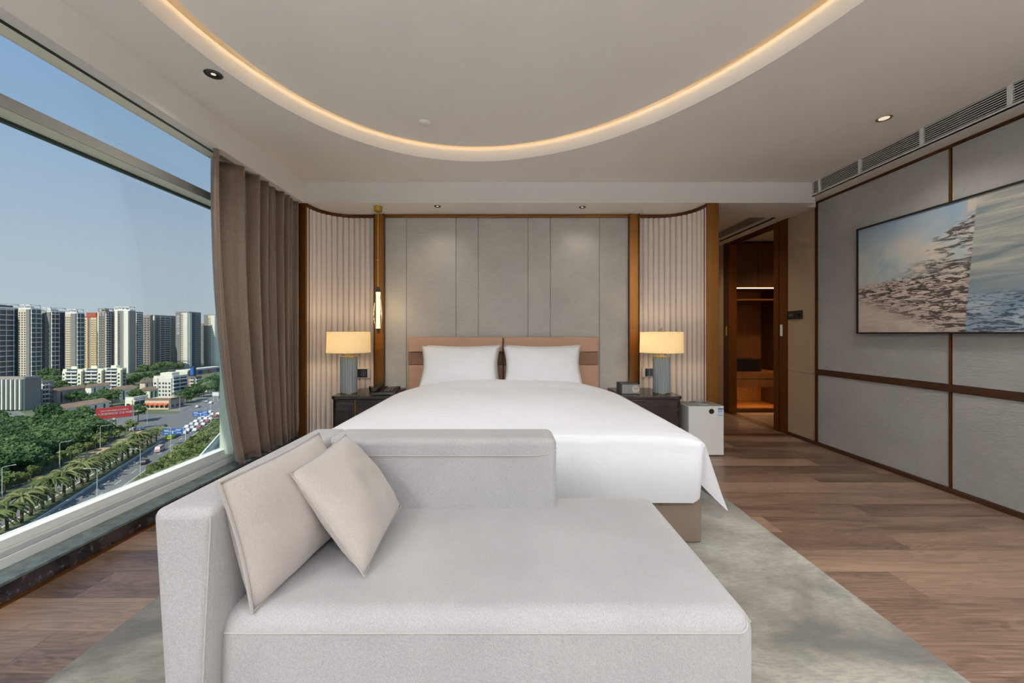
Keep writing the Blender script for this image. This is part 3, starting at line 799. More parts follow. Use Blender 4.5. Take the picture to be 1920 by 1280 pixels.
# =================================================================== TABLE LAMPS
def table_lamp(x, y, label, n=18):
    t = thing('table_lamp', label, 'lamp', (x, y, ZN), 'bedside table lamps')
    # scalloped column
    nn = n * 8; prof = []
    for i in range(nn):
        a = 2 * math.pi * i / nn; r = .074 + .006 * abs(math.sin(n * a / 2)) ; prof.append((x + r * math.cos(a), y + r * math.sin(a)))
    g = G(); g.prism(prof, ZN + .006, ZN + .345); g.build('fluted_base', LAMPB, t, smooth=True, ang=50)
    g = G(); g.lathe([(.072, 0), (.072, .006)], x, y, 32, ZN); g.build('foot', BRASS, t)
    g = G(); g.lathe([(.076, .345), (.076, .352), (.012, .353), (.008, .36), (.008, .40), (.015, .40), (.015, .43), (.004, .43), (.004, .60), (.009, .602), (.009, .63), (.0, .632)], x, y, 20, ZN); g.build('stem', BRASS, t, smooth=True, ang=35)
    g = G(); vs = []; fs = []; m = 48
    for k, (r, z) in enumerate([(.203, .388), (.197, .594)]):
        for i in range(m):
            a = 2 * math.pi * i / m; vs.append((x + r * math.cos(a), y + r * math.sin(a), ZN + z))
    fs = [(i, (i + 1) % m, m + (i + 1) % m, m + i) for i in range(m)]
    g.add(vs, fs); sh = g.build('shade', SHADE_M, t, smooth=True, ang=80)
    g = G()
    for r, z in ((.203, .389), (.197, .593)):
        g.tube([(x + r * math.cos(2 * math.pi * i / 40), y + r * math.sin(2 * math.pi * i / 40), ZN + z) for i in range(40)], .0018, 6, closed=True)
    for k in range(3):
        a = k * 2.094; g.tube([(x, y, ZN + .585), (x + .196 * math.cos(a), y + .196 * math.sin(a), ZN + .590)], .0015, 5)
    g.build('shade_ring', BRASS, sh)
    g = G(); g.lathe([(.0, .43), (.016, .44), (.03, .48), (.028, .51), (.014, .53), (.0, .532)], x + .02, y, 16, ZN); g.build('bulb', BULB, t, smooth=True)
    l = bpy.data.lights.new('lamp_light', 'POINT'); l.energy = 4.5; l.color = (1.0, .76, .46); l.shadow_soft_size = .05
    o = bpy.data.objects.new('lamp_light', l); C.objects.link(o); o.parent = t; o.location = (0, 0, .49)
table_lamp(-1.535, 3.87, 'table lamp with fluted blue-grey base and drum shade next to the telephone')
table_lamp(1.505, 3.87, 'table lamp with fluted blue-grey base and drum shade next to the clock radio')

# =================================================================== PENDANT
def pendant():
    x, y = -1.288, 3.985
    t = thing('pendant_lamp', 'slim brass pendant lamp with glowing tube in a smoked glass spindle', 'lamp', (x, y, Z_SOF))
    def zpx(py): return CAM_H + (625 - py) * y / FPX
    g = G(); g.lathe([(.042, Z_SOF), (.042, Z_SOF - .045), (.038, Z_SOF - .05), (.006, Z_SOF - .052)], x, y, 28); g.build('canopy', BRASS, t, smooth=True, ang=35)
    g = G(); g.lathe([(.0045, zpx(538)), (.0045, Z_SOF - .05)], x, y, 12); g.build('rod', BRASS, t, smooth=True, ang=35)
    g = G(); g.lathe([(.002, -.013), (.009, -.008), (.012, 0), (.009, .008), (.002, .013)], x, y, 16, zpx(487)); g.build('joint', BRASS, t, smooth=True)
    zt, zb = zpx(538), zpx(625)
    g = G(); g.lathe([(.019, zt - .05), (.020, zt - .045), (.014, zt), (.0, zt)], x, y, 20); g.build('top_cap', BLACK, t, smooth=True, ang=35)
    g = G(); g.lathe([(.0, zb), (.010, zb), (.022, zb + .05), (.0, zb + .052)], x, y, 20); g.build('bottom_cap', BLACK, t, smooth=True, ang=35)
    g = G(); g.lathe([(.0185, zb + .05), (.0185, zt - .048)], x, y, 20); g.build('glow_tube', TUBE, t, smooth=True, ang=35)
    vs = []; fs = []; m = 8; pr = [(.021, zt - .03), (.046, zb + .21), (.046, zb + .16), (.023, zb + .045)]
    for r, z in pr:
        for i in range(m): vs.append((x + r * math.cos(2 * math.pi * (i + .5) / m), y + r * math.sin(2 * math.pi * (i + .5) / m), z))
    for j in range(len(pr) - 1):
        for i in range(m): fs.append((j * m + i, j * m + (i + 1) % m, (j + 1) * m + (i + 1) % m, (j + 1) * m + i))
    g = G(); g.add(vs, fs); g.build('glass_spindle', CLEAR, t)
    l = bpy.data.lights.new('pendant_light', 'POINT'); l.energy = 1.6; l.color = (1.0, .72, .40); l.shadow_soft_size = .06
    o = bpy.data.objects.new('pendant_light', l); C.objects.link(o); o.parent = t; o.location = (.09, -.06, (zt + zb) / 2 - Z_SOF)
pendant()

# =================================================================== BEDSIDE OBJECTS
# telephone
tx, ty = -1.15, 3.80
ph = thing('telephone', 'black desk telephone with handset on the nightstand', 'telephone', (tx, ty, ZN))
g = G(); g.hexa([(tx - .115, ty - .10, ZN), (tx + .115, ty - .10, ZN), (tx + .115, ty + .10, ZN), (tx - .115, ty + .10, ZN),
                 (tx - .11, ty - .095, ZN + .028), (tx + .11, ty - .095, ZN + .028), (tx + .11, ty + .10, ZN + .062), (tx - .11, ty + .10, ZN + .062)])
g.build('body', BLACK, ph, bevel=.006, seg=3)
def ontop(dy): return ZN + .028 + (dy + .095) / .195 * .034
pts = [(tx - .075, ty + d, ontop(d) + .024 - .012 * math.cos((d) / .11 * math.pi / 2)) for d in (-.11, -.08, -.04, 0, .04, .08, .11)]
g = G()
for a, c_ in zip(pts, pts[1:]):
    g.hexa([(a[0] - .022, a[1], a[2] - .01), (a[0] + .022, a[1], a[2] - .01), (c_[0] + .022, c_[1], c_[2] - .01), (c_[0] - .022, c_[1], c_[2] - .01),
            (a[0] - .022, a[1], a[2] + .014), (a[0] + .022, a[1], a[2] + .014), (c_[0] + .022, c_[1], c_[2] + .014), (c_[0] - .022, c_[1], c_[2] + .014)])
g.build('handset', BLACK, ph, bevel=.004)
KEY = pm('phone_key', srgb(92, 84, 80), .5)
for r_ in range(4):
    for c_ in range(3):
        kx, kd = tx + .01 + c_ * .026, -.055 + r_ * .024
        z = ontop(kd)
        G().box(kx - .009, kx + .009, ty + kd - .008, ty + kd + .008, z, z + .006).build('key', KEY, ph)
z = ontop(.062); G().box(tx + .0, tx + .085, ty + .045, ty + .08, z - .004, z + .008).build('display', pm('phone_display', srgb(120, 100, 96), .3), ph)
# small glass dish
g = G(); g.lathe([(.034, 0), (.040, .004), (.044, .045), (.041, .046), (.037, .008), (.0, .007)], -1.335, 3.985, 28, ZN)
tag(g.build('glass_dish', CLEAR, smooth=True, ang=50), 'small clear glass dish behind the telephone', 'dish')
# clock radio
cxr = thing('clock_radio', 'black and grey clock radio with round dial on the nightstand', 'clock', (1.17, 3.83, ZN))
GREYP = pm('radio_grey', srgb(138, 136, 134), .45, var=.03)
G().box(1.075, 1.255, 3.79, 3.90, ZN, ZN + .105).build('body', BLACK, cxr, bevel=.006)
G().box(1.095, 1.265, 3.775, 3.79, ZN + .002, ZN + .090).build('front_panel', GREYP, cxr, bevel=.004)
g = G(); vs = []; m = 28
DIAL = pm('clock_dial', srgb(196, 188, 178), .35)
for k, yv in enumerate((3.7755, 3.770)):
    for i in range(m): vs.append((1.222 + .034 * math.cos(2 * math.pi * i / m), yv, ZN + .047 + .034 * math.sin(2 * math.pi * i / m)))
g.add(vs, [tuple(range(m - 1, -1, -1)), tuple(range(m, 2 * m))] + [(i, (i + 1) % m, m + (i + 1) % m, m + i) for i in range(m)])
dl = g.build('dial', DIAL, cxr)
G().hexa([(1.222, 3.767, ZN + .045), (1.245, 3.767, ZN + .056), (1.245, 3.770, ZN + .056), (1.222, 3.770, ZN + .045), (1.221, 3.767, ZN + .049), (1.244, 3.767, ZN + .060), (1.244, 3.770, ZN + .060), (1.221, 3.770, ZN + .049)]).build('clock_hand', BLACK, dl)
G().hexa([(1.220, 3.767, ZN + .045), (1.224, 3.767, ZN + .045), (1.224, 3.770, ZN + .045), (1.220, 3.770, ZN + .045), (1.206, 3.767, ZN + .062), (1.209, 3.767, ZN + .064), (1.209, 3.770, ZN + .064), (1.206, 3.770, ZN + .062)]).build('clock_hand', BLACK, dl)
# switch panels on the fluted wall
ICON = pm('pale_icon', srgb(120, 134, 170), .5)
WPLATE = pm('switch_plate_white', srgb(226, 214, 206), .5, var=.01)
def bedside_switch(x0, x1, z0, z1, icons, label, dark):
    t = thing('switch_panel', label, 'switch', ((x0 + x1) / 2, 4.25, z0), 'bedside switch panels')
    G().box(x0, x1, 4.246, 4.27, z0, z1).build('plate', WPLATE, t, bevel=.002)
    d = dark
    bk = G().box(d[0], d[1], 4.240, 4.247, d[2], d[3]).build('black_key_panel', BLACK, t, bevel=.002)
    for ix, iz in icons:
        g = G(); r_ = .011
        for a in range(4):
            p = [(ix - r_, iz - r_), (ix + r_, iz - r_), (ix + r_, iz + r_), (ix - r_, iz + r_)]
            (xa, za), (xb, zb) = p[a], p[(a + 1) % 4]
            g.box(min(xa, xb) - .002, max(xa, xb) + .002, 4.2385, 4.2405, min(za, zb) - .002, max(za, zb) + .002)
        g.build('key_icon', ICON, bk)
def zb_(py): return CAM_H + (625 - py) * 4.25 / FPX
def xb_(p): return (p - 950) * 4.25 / FPX
bedside_switch(xb_(667), xb_(694), zb_(709), zb_(689), [(xb_(680) , zb_(696)), (xb_(685), zb_(696)), (xb_(680), zb_(702)), (xb_(685), zb_(702))], 'black and white wall switch beside the lamp on the telephone side', (xb_(670), xb_(689), zb_(707), zb_(691.5)))
bedside_switch(xb_(1204), xb_(1230), zb_(707), zb_(689), [(xb_(1215), zb_(694)), (xb_(1219.5), zb_(694)), (xb_(1215), zb_(697.8)), (xb_(1219.5), zb_(697.8)), (xb_(1215), zb_(701.6)), (xb_(1219.5), zb_(701.6))], 'black and white wall switch beside the lamp on the clock side', (xb_(1209.5), xb_(1226), zb_(705), zb_(690.5)))
# thermostat on the beige panel
t = thing('thermostat', 'black rectangular thermostat switch on the beige panel by the doorway', 'switch', (3.12, 4.2, 1.2))
y0, y1 = FPX * 3.12 / (1505 - 950), FPX * 3.12 / (1479 - 950)
pl = G().box(3.108, 3.121, y0, y1, 1.12 + .155, 1.12 + .245).build('plate', BLACK, t, bevel=.003)
ya, yb2 = FPX * 3.12 / (1488.5 - 950), FPX * 3.12 / (1481.5 - 950)
g = G(); g.box(3.1065, 3.109, ya, yb2, 1.308, 1.312); g.box(3.1065, 3.109, ya, yb2, 1.330, 1.334); g.box(3.1065, 3.109, ya, ya + .006, 1.308, 1.334); g.box(3.1065, 3.109, yb2 - .006, yb2, 1.308, 1.334); g.box(3.1065, 3.109, (ya + yb2) / 2 - .004, (ya + yb2) / 2 + .004, 1.312, 1.324)
g.build('display_icon', ICON, pl)
g = G(); g.tube([(3.108, 4.235, 1.318), (3.100, 4.235, 1.318)], .016, 20); g.build('knob', BLACK, t, smooth=True, ang=40)

# =================================================================== AIR PURIFIER
pu = thing('air_purifier', 'white floor-standing air purifier with round black display', 'air purifier', (1.84, 3.78, 0))
def rrect(x0, x1, y0, y1, r, n=6):
    p = []
    for cx_, cy_, a0 in ((x1 - r, y0 + r, -90), (x1 - r, y1 - r, 0), (x0 + r, y1 - r, 90), (x0 + r, y0 + r, 180)):
        for k in range(n + 1):
            a = R(a0 + 90 * k / n); p.append((cx_ + r * math.cos(a), cy_ + r * math.sin(a)))
    return p
g = G(); g.prism(rrect(1.66, 1.985, 3.63, 3.87, .012), .012, .455); g.build('body', PURI, pu, smooth=True, ang=30)
g = G(); g.prism(rrect(1.68, 1.965, 3.65, 3.86, .03), .0, .012); g.build('foot', BLACK, pu)
g = G(); g.prism(rrect(1.67, 1.975, 3.64, 3.86, .03), .455, .462)
g.lathe([(.10, .462), (.096, .472), (.085, .473), (.080, .464)], 1.823, 3.75, 36); g.build('top_grille', PURI_G, pu, smooth=True, ang=30)
for k in range(5):
    g = G(); rr = .016 + .014 * k
    g.tube([(1.823 + rr * math.cos(2 * math.pi * i / 28), 3.75 + rr * math.sin(2 * math.pi * i / 28), .468) for i in range(28)], .003, 6, closed=True); g.build('grille_ring', PURI_G, pu, smooth=True)
xd, zd = (1334 - 950) * 3.63 / FPX, CAM_H + (625 - 771) * 3.63 / FPX
g = G(); g.tube([(xd, 3.631, zd), (xd, 3.6265, zd)], .0235, 32); g.build('display', BLACK, pu, smooth=True, ang=40)
LBL = pm('label_sticker', srgb(206, 214, 228), .5, var=.02); LBLB = pm('label_blue', srgb(70, 104, 160), .5, var=.02)
x0, x1 = (1346 - 950) * 3.63 / FPX, (1355.5 - 950) * 3.63 / FPX
zt_, zb2 = CAM_H + (625 - 765) * 3.63 / FPX, CAM_H + (625 - 779) * 3.63 / FPX
lb = G().box(x0, x1, 3.628, 3.6305, zb2, zt_).build('energy_label', LBL, pu)
G().box(x0, x1, 3.6272, 3.6282, zt_ - .012, zt_).build('label_header', LBLB, lb)
g = G()
for k in range(3): g.box(x0 + .022, x1 - .004, 3.6272, 3.6282, zt_ - .020 - .006 * k, zt_ - .0175 - .006 * k)
g.box(x0 + .004, x0 + .014, 3.6272, 3.6282, zt_ - .032, zt_ - .022); g.box(x0, x1, 3.6272, 3.6282, zb2, zb2 + .003); stuff(g.build('label_print', LBLB, lb))
G().box(1.78, 1.815, 3.6285, 3.6305, .062, .066).build('brand_mark', PURI_G, pu)

# =================================================================== PAINTING
def painting():
    Ya, Yb_, za, zb3 = 3.50, 1.62, 1.118, 2.035
    t = thing('painting', 'large abstract seascape canvas in a thin black frame on the grey wall', 'painting', (3.12, Ya, za))
    # frame bars
    for a in ((Ya, Ya - .012, za, zb3), (Yb_ + .012, Yb_, za, zb3), (Ya, Yb_, za, za + .012), (Ya, Yb_, zb3 - .012, zb3)):
        G().box(3.075, 3.12, a[0], a[1], a[2], a[3]).build('frame', BLACK, t)
    b = NB('abstract_seascape'); oc = b.tc.outputs['Object']
    sp = b.node('ShaderNodeSeparateXYZ'); b.link(oc, sp.inputs[0])
    p = b.math('MULTIPLY', sp.outputs[1], -1.0); q = sp.outputs[2]          # p to the right, q upwards, metres
    cm = b.node('ShaderNodeCombineXYZ'); b.link(p, cm.inputs[0]); b.link(q, cm.inputs[1]); vec = cm.outputs[0]
    soft = b.noise(vec, 3.2, 4, .55, .6); soft2 = b.noise(b.mapping(vec, (1.2, 3.2, 1)), 2.4, 4, .55, .8)
    edge = b.math('ADD', .85, b.math('MULTIPLY', b.math('SUBTRACT', q, .4), .08))
    right = b.smooth(b.math('SUBTRACT', p, edge), -.006, .006)
    hard = b.smooth(p, .835, .84)
    # colours
    skyL = b.ramp(soft, [(.30, srgb(140, 164, 178)), (.46, srgb(172, 182, 182)), (.62, srgb(196, 188, 178)), (.75, srgb(160, 176, 184))])
    topblue = b.mix(b.math('MULTIPLY', b.smooth(q, .62, .9), .75), skyL, srgb(122, 152, 178))
    pink = b.ramp(soft2, [(.35, srgb(182, 164, 156)), (.6, srgb(206, 190, 180))])
    low = b.smooth(b.math('ADD', q, b.math('MULTIPLY', soft, .12)), .50, .44)
    left = b.mix(low, topblue, pink)
    wavev = b.noise(b.mapping(vec, (1.4, 11, 1), (0, 0, 0), (0, 0, R(-12))), 1.6, 4, .55, 1.0)
    rcol = b.ramp(wavev, [(.30, srgb(112, 128, 134)), (.48, srgb(150, 154, 150)), (.66, srgb(182, 178, 168))])
    rcol = b.mix(b.math('MULTIPLY', b.smooth(q, .50, .26), .7), rcol, srgb(98, 126, 142))
    rlow = b.smooth(b.math('ADD', q, b.math('MULTIPLY', soft, .08)), .33, .28)
    rcol = b.mix(rlow, rcol, b.ramp(soft2, [(.35, srgb(126, 146, 162)), (.65, srgb(176, 188, 198))]))
    # brush strokes: ragged horizontal dashes
    st = b.noise(b.mapping(vec, (9, 44, 1)), 1.0, 5, .64, 1.5)
    st2 = b.noise(b.mapping(vec, (5, 24, 1), (4, 9, 0), (0, 0, R(-14))), 1.0, 5, .66, 1.6)
    patch = b.noise(b.mapping(vec, (2, 3, 1)), 1.6, 3)
    upd = b.math('ADD', .40, b.math('MULTIPLY', p, .14)); lod = b.math('SUBTRACT', .27, b.math('MULTIPLY', p, .42))
    dense = b.math('MULTIPLY', b.smooth(b.math('SUBTRACT', upd, q), -.02, .05), b.smooth(b.math('SUBTRACT', q, lod), -.03, .10))
    ups = b.math('ADD', .42, b.math('MULTIPLY', p, .47))
    sparse = b.math('MULTIPLY', b.smooth(b.math('SUBTRACT', ups, q), .0, .05), b.smooth(p, .18, .85))
    sparse = b.math('MULTIPLY', sparse, b.smooth(q, .40, .46))
    s_d = b.math('MULTIPLY', b.smooth(st, .47, .525), dense)
    thr = b.math('SUBTRACT', .63, b.math('MULTIPLY', b.smooth(p, .3, .85), .15))
    s_s = b.math('MULTIPLY', b.smooth(b.math('SUBTRACT', st2, thr), 0, .05), sparse)
    ridge = b.math('MULTIPLY', b.math('MULTIPLY', b.smooth(q, .42, .47), b.smooth(q, .55, .50)), b.smooth(p, .25, .7))
    s_r = b.math('MULTIPLY', b.smooth(st2, .46, .54), ridge)
    strokes = b.math('MAXIMUM', b.math('MAXIMUM', s_d, s_s), s_r)
    left = b.mix(b.math('MULTIPLY', sparse, b.smooth(patch, .42, .58)), left, srgb(202, 186, 174))
    left = b.mix(b.math('MULTIPLY', strokes, .93), left, srgb(52, 44, 44))
    s_b = b.math('MULTIPLY', b.smooth(st, .50, .57), rlow)
    rcol = b.mix(b.math('MULTIPLY', s_b, .9), rcol, srgb(42, 58, 76))
    left = b.mix(b.math('MULTIPLY', hard, b.math('MULTIPLY', b.smooth(q, .80, .83), 1.0)), left, srgb(186, 180, 168))
    colr = b.mix(right, left, rcol)
    hgt = b.math('ADD', b.math('MULTIPLY', strokes, .5), b.noise(vec, 60, 3))
    CAN = b.finish(b.bsdf(colr, .55, 0, b.bump(hgt, .3, .003)).outputs[0])
    G().box(3.085, 3.112, Yb_ + .008, Ya - .008, za + .008, zb3 - .008).build('canvas', CAN, t)
painting()

# =================================================================== WARDROBE
wd = thing('wardrobe', 'open oak wardrobe with warm strip light seen through the doorway', 'wardrobe', (3.7, 5.66, 0))
WY, WK = 5.66, 6.26
G().box(3.215, 3.245, WY, WK, 0, 2.40).build('side_panel', WARDR, wd)
G().box(3.99, 4.02, WY, WK, 0, 2.40).build('side_panel', WARDR_D, wd)
G().box(3.245, 3.99, WK - .02, WK, .05, 2.40).build('back_panel', WARDR, wd)
G().box(3.215, 4.4, WY - .02, WY, 2.335, 2.40).build('header', WARDR_D, wd)
for a, c_ in ((3.247, 3.565), (3.569, 3.985)):
    G().box(a, c_, WY - .02, WY, 1.775, 2.333).build('upper_door', WARDR_D, wd, bevel=.002)
G().box(3.245, 3.99, WY, WK - .02, 1.772, 1.79).build('shelf', WARDR, wd)
G().box(3.245, 3.99, WY - .008, WY + .004, 1.760, 1.770).build('led_strip', LED_LINE, wd)
G().box(3.245, 3.99, WY + .1, WK - .02, 1.60, 1.62).build('shelf', WARDR, wd)
G().tube([(3.245, 5.95, 1.54), (3.99, 5.95, 1.54)], .014, 12).build('hanging_rail', BRONZE, wd, smooth=True, ang=40)
G().box(3.245, 3.99, WY + .02, WK - .02, .545, .565).build('shelf', WARDR, wd)
G().box(3.245, 3.99, WY - .015, WY + .02, .478, .56).build('drawer_front', WARDR, wd, bevel=.002)
G().box(3.245, 3.99, WY - .015, WY + .02, .360, .470).build('drawer_front', WARDR, wd, bevel=.002)
G().box(3.245, 3.99, WY, WK - .02, .385, .392).build('shelf', WARDR, wd)
G().box(3.245, 3.99, WY, WK - .02, .045, .065).build('bottom_board', WARDR, wd)
G().box(3.245, 3.99, WY + .01, WK, .0, .045).build('plinth', WARDR_D, wd)
G().box(3.26, 3.98, WY + .03, WY + .06, .374, .384).build('led_strip', LED_CLOSET, wd)
downlight(2.55, 5.2, 2.54, 'added fill light in the passage ceiling', False, 38, spread=130, col=(1.0, .86, .70))  # added unseen lamp that brightens the passage
t = downlight(3.75, 5.0, 2.44, 'added warm fill light in the dressing room ceiling', False, 44, spread=120, col=(1.0, .66, .32))  # added unseen lamp that brightens the wardrobe and floor
sf = thing('dark_block', 'dark box-shaped block on the wardrobe shelf', 'box', (3.5, 6.0, .565))  # plain dark block filling the low dark area on the shelf
G().box(3.30, 3.72, 5.82, 6.20, .565, .72).build('body', BLACK, sf, bevel=.004)
G().box(3.298, 3.722, 5.816, 6.202, .72, .745).build('block_top', BLACK, sf, bevel=.004)

# =================================================================== CITY OUTSIDE
GZ = CAM_H - 50.0           # street level, fifty metres below the eye
def gp(x, y, drop=50.0):
    Y = FPX * drop / (y - 625.0); return Vector(((x - 950) * Y / FPX, Y, CAM_H - drop))
RN, RT = Vector((.917, .400)), Vector((-.400, .917))     # road frame: across, along
def rp(s, t): p = RN * s + RT * t; return (p.x, p.y)
def vis_x(X, Y): return 950 + X * FPX / Y

M_GROUND = pm('city_ground', srgb(96, 104, 78), .95, var=.25, vscale=.03)
M_ASPH = pm('asphalt', srgb(118, 118, 116), .9, var=.08, vscale=.08)
M_SAND = pm('sandy_path', srgb(190, 158, 124), .9, var=.1, vscale=.3)
M_VERGE = pm('median_grass', srgb(104, 112, 80), .95, var=.2, vscale=.4)
M_LINE = pm('road_paint', srgb(226, 226, 220), .8, var=.05)
M_WIN = pm('far_window_glass', srgb(62, 70, 80), .25, var=.2, vscale=.3)
M_WIND = pm('far_dark_glass', srgb(70, 84, 100), .25, var=.2, vscale=.2)
M_SLAB = pm('balcony_white', srgb(226, 224, 218), .7)
M_CREAM = pm('facade_cream', srgb(214, 200, 178), .8)
M_GREYF = pm('facade_grey', srgb(134, 132, 132), .8)
M_TAUPE = pm('facade_taupe', srgb(158, 148, 140), .8)
M_WHITEF = pm('facade_white', srgb(228, 224, 214), .8)
M_GOLD = pm('facade_gold', srgb(232, 210, 164), .8)
M_PEACH = pm('facade_brick_pink', srgb(176, 138, 118), .8)
M_PALEY = pm('facade_pale_yellow', srgb(232, 234, 206), .8)
M_ROOFR = pm('roof_red', srgb(172, 92, 70), .8, var=.15, vscale=.3)
M_ROOFB = pm('roof_brown', srgb(140, 116, 98), .85, var=.2, vscale=.2)
M_ROOFG = pm('roof_grey', srgb(134, 132, 124), .85, var=.2, vscale=.2)
M_GREENG = pm('green_glass', srgb(70, 96, 94), .3, var=.15, vscale=.3)
M_POLE = pm('galvanised_pole', srgb(214, 216, 214), .5)
M_RED = pm('billboard_red', srgb(196, 60, 66), .6, var=.08, vscale=.2)
M_BLUE = pm('sign_blue', srgb(50, 110, 196), .5)
M_TRUNK = pm('tree_trunk', srgb(96, 78, 60), .9)

city_ground = struct(G().box(-1500, 300, 10, 1900, GZ - 3, GZ - .06).build('ground', M_GROUND))
# ---- road pieces
def quad_road(name, s0, s1, t0, t1, dz, mat, parent):
    g = G(); a, b_, c_, d = rp(s0, t0), rp(s1, t0), rp(s1, t1), rp(s0, t1)
    g.hexa([(*a, GZ - .3), (*b_, GZ - .3), (*c_, GZ - .3), (*d, GZ - .3), (*a, GZ + dz), (*b_, GZ + dz), (*c_, GZ + dz), (*d, GZ + dz)])
    return g.build(name, mat, parent)
road = quad_road('road', -89.5, -62.5, -60, 560, .0, M_ASPH, None); struct(road)
quad_road('sidewalk', -93.2, -89.5, -60, 262, .12, M_SAND, road)
quad_road('median', -77.8, -73.2, -60, 232, .14, M_VERGE, road)
quad_road('kerb', -73.2, -72.8, -60, 234, .2, M_LINE, road); quad_road('kerb', -78.2, -77.8, -60, 234, .2, M_LINE, road)
quad_road('verge', -62.5, -48, -60, 420, .1, M_VERGE, road)
g = G(); a, b_, c_, d = rp(-150, 286), rp(-62, 250), rp(-62, 300), rp(-150, 330)
g.hexa([(*a, GZ - .3), (*b_, GZ - .3), (*c_, GZ - .3), (*d, GZ - .3), (*a, GZ + .02), (*b_, GZ + .02), (*c_, GZ + .02), (*d, GZ + .02)]); g.build('cross_street', M_ASPH, road)
quad_road('sidewalk', -98, -89.5, 320, 420, .12, M_ROOFG, road)
for s_, t0, t1, step, ln in ((-69.6, 64, 400, 12, 5), (-66.2, 64, 400, 12, 5), (-82.0, 64, 250, 12, 5), (-85.6, 64, 250, 12, 5), (-78, 320, 430, 12, 5), (-82, 320, 430, 12, 5), (-86, 320, 430, 12, 5)):
    t = t0
    while t < t1:
        x, yv = rp(s_, t)
        if -40 < vis_x(x, yv) < 430: quad_road('lane_dash', s_ - .09, s_ + .09, t, t + ln, .03, M_LINE, road)
        t += step
quad_road('lane_line', -63.1, -62.9, -60, 420, .03, M_LINE, road); quad_road('lane_line', -72.4, -72.2, -60, 250, .03, M_LINE, road); quad_road('lane_line', -89.2, -89.0, -60, 250, .03, M_LINE, road)

# ---- building helpers
def box_from_px(x0, xc, x1, ytop, Yc):
    Xc = (xc - 950) * Yc / FPX; X0 = (x0 - 950) * Yc / FPX
    Y1 = Xc * FPX / (x1 - 950); zt = CAM_H + (625 - ytop) * Yc / FPX
    return X0, Xc, Yc, Y1, zt
def face_strip(t, front, X0, Xc, Yc, Y1, z0, z1, a, b_, mat, kind, fh, depth=.6):
    """one vertical strip of a facade; front = street face (-y), else the side face (+x). fractions a..b along the face"""
    if front:
        u0, u1 = X0 + (Xc - X0) * a, X0 + (Xc - X0) * b_
        def bx(g, p0, p1, q0, q1, out0, out1): g.box(u0 + (u1 - u0) * p0, u0 + (u1 - u0) * p1, Yc - out1, Yc - out0, q0, q1)
        W_ = u1 - u0
    else:
        u0, u1 = Yc + (Y1 - Yc) * a, Yc + (Y1 - Yc) * b_
        def bx(g, p0, p1, q0, q1, out0, out1): g.box(Xc + out0, Xc + out1, u0 + (u1 - u0) * p0, u0 + (u1 - u0) * p1, q0, q1)
        W_ = u1 - u0
    g = G(); bx(g, 0, 1, z0, z1, -.3, depth); g.build('facade_strip', mat, t)
    n = int((z1 - z0 - 1.5) / fh)
    if kind.startswith('win'):
        k = int(kind[3:]); g = G(); gs = G()
        for i in range(n):
            zz = z0 + 1.2 + i * fh
            for c_ in range(k):
                p0 = (c_ + .22) / k; p1 = (c_ + .72) / k
                bx(g, p0, p1, zz, zz + fh * .5, depth - .05, depth + .06)
            bx(gs, 0, 1, zz - fh * .18, zz - fh * .10, depth - .05, depth + .14)
        stuff(g.build('windows', M_WIN, t)); stuff(gs.build('floor_bands', mat, t))
    elif kind.startswith('balc'):
        step = fh * (2 if kind == 'balc2' else 1); g = G(); gd = G()
        z = z0 + 1.0
        while z < z1 - 1:
            bx(g, -.02, 1.0, z, z + (.75 if kind == 'balc2' else .9), depth - .1, depth + 1.5)
            bx(gd, .05, .95, z + (.9), z + step - .5, depth - .05, depth + .05)
            z += step
        for p in (0, .45, .97): bx(g, p, p + .03, z0, z1, depth, depth + .7)
        stuff(g.build('balconies', M_SLAB, t)); stuff(gd.build('windows', M_WIND, t))
    elif kind == 'small':
        g = G()
        for i in range(n): bx(g, .40, .52, z0 + 1.2 + i * fh, z0 + 1.9 + i * fh, depth - .05, depth + .05)
        stuff(g.build('windows', M_SLAB, t))
def tower(label, x0, xc, x1, ytop, Yc, front, side, fh=3.0, crown=True, body=None, name='apartment_tower', cat='building', base=GZ, crown_mat=None):
    X0, Xc, Yc, Y1, zt = box_from_px(x0, xc, x1, ytop, Yc)
    t = thing(name, label, cat, ((X0 + Xc) / 2, (Yc + Y1) / 2, base))
    G().box(X0, Xc, Yc, Y1, base - .5, zt).build('body', body or M_GREYF, t)
    for a, b_, m, k, *dp in front: face_strip(t, True, X0, Xc, Yc, Y1, base, zt - 1, a, b_, m, k, fh, *(dp or [.6]))
    for a, b_, m, k, *dp in side: face_strip(t, False, X0, Xc, Yc, Y1, base, zt - 1, a, b_, m, k, fh, *(dp or [.6]))
    cm = crown_mat or M_SLAB
    if crown:
        w_, d_ = Xc - X0, Y1 - Yc
        g = G(); g.box(X0 + .2 * w_, X0 + .7 * w_, Yc + .2 * d_, Yc + .7 * d_, zt - .5, zt + 3.2); g.build('lift_house', cm, t)
        g = G(); h = 4.2
        for x_, y_ in ((X0, Yc), (Xc - .6, Yc), (Xc - .6, Y1 - .6), (X0, Y1 - .6), ((X0 + Xc) / 2, Yc)): g.box(x_, x_ + .6, y_, y_ + .6, zt - .5, zt + h)
        g.box(X0, Xc, Yc, Yc + .6, zt + h - .7, zt + h); g.box(Xc - .6, Xc, Yc, Y1, zt + h - .7, zt + h); g.box(X0, Xc, Y1 - .6, Y1, zt + h - .7, zt + h)
        g.build('roof_frame', cm, t)
    g = G(); g.box(X0 - .2, Xc + .2, Yc - .2, Yc + .5, zt - 1, zt + .6); g.box(Xc - .5, Xc + .7, Yc, Y1, zt - 1, zt + .6); g.build('parapet', cm, t)
    return t, (X0, Xc, Yc, Y1, zt)

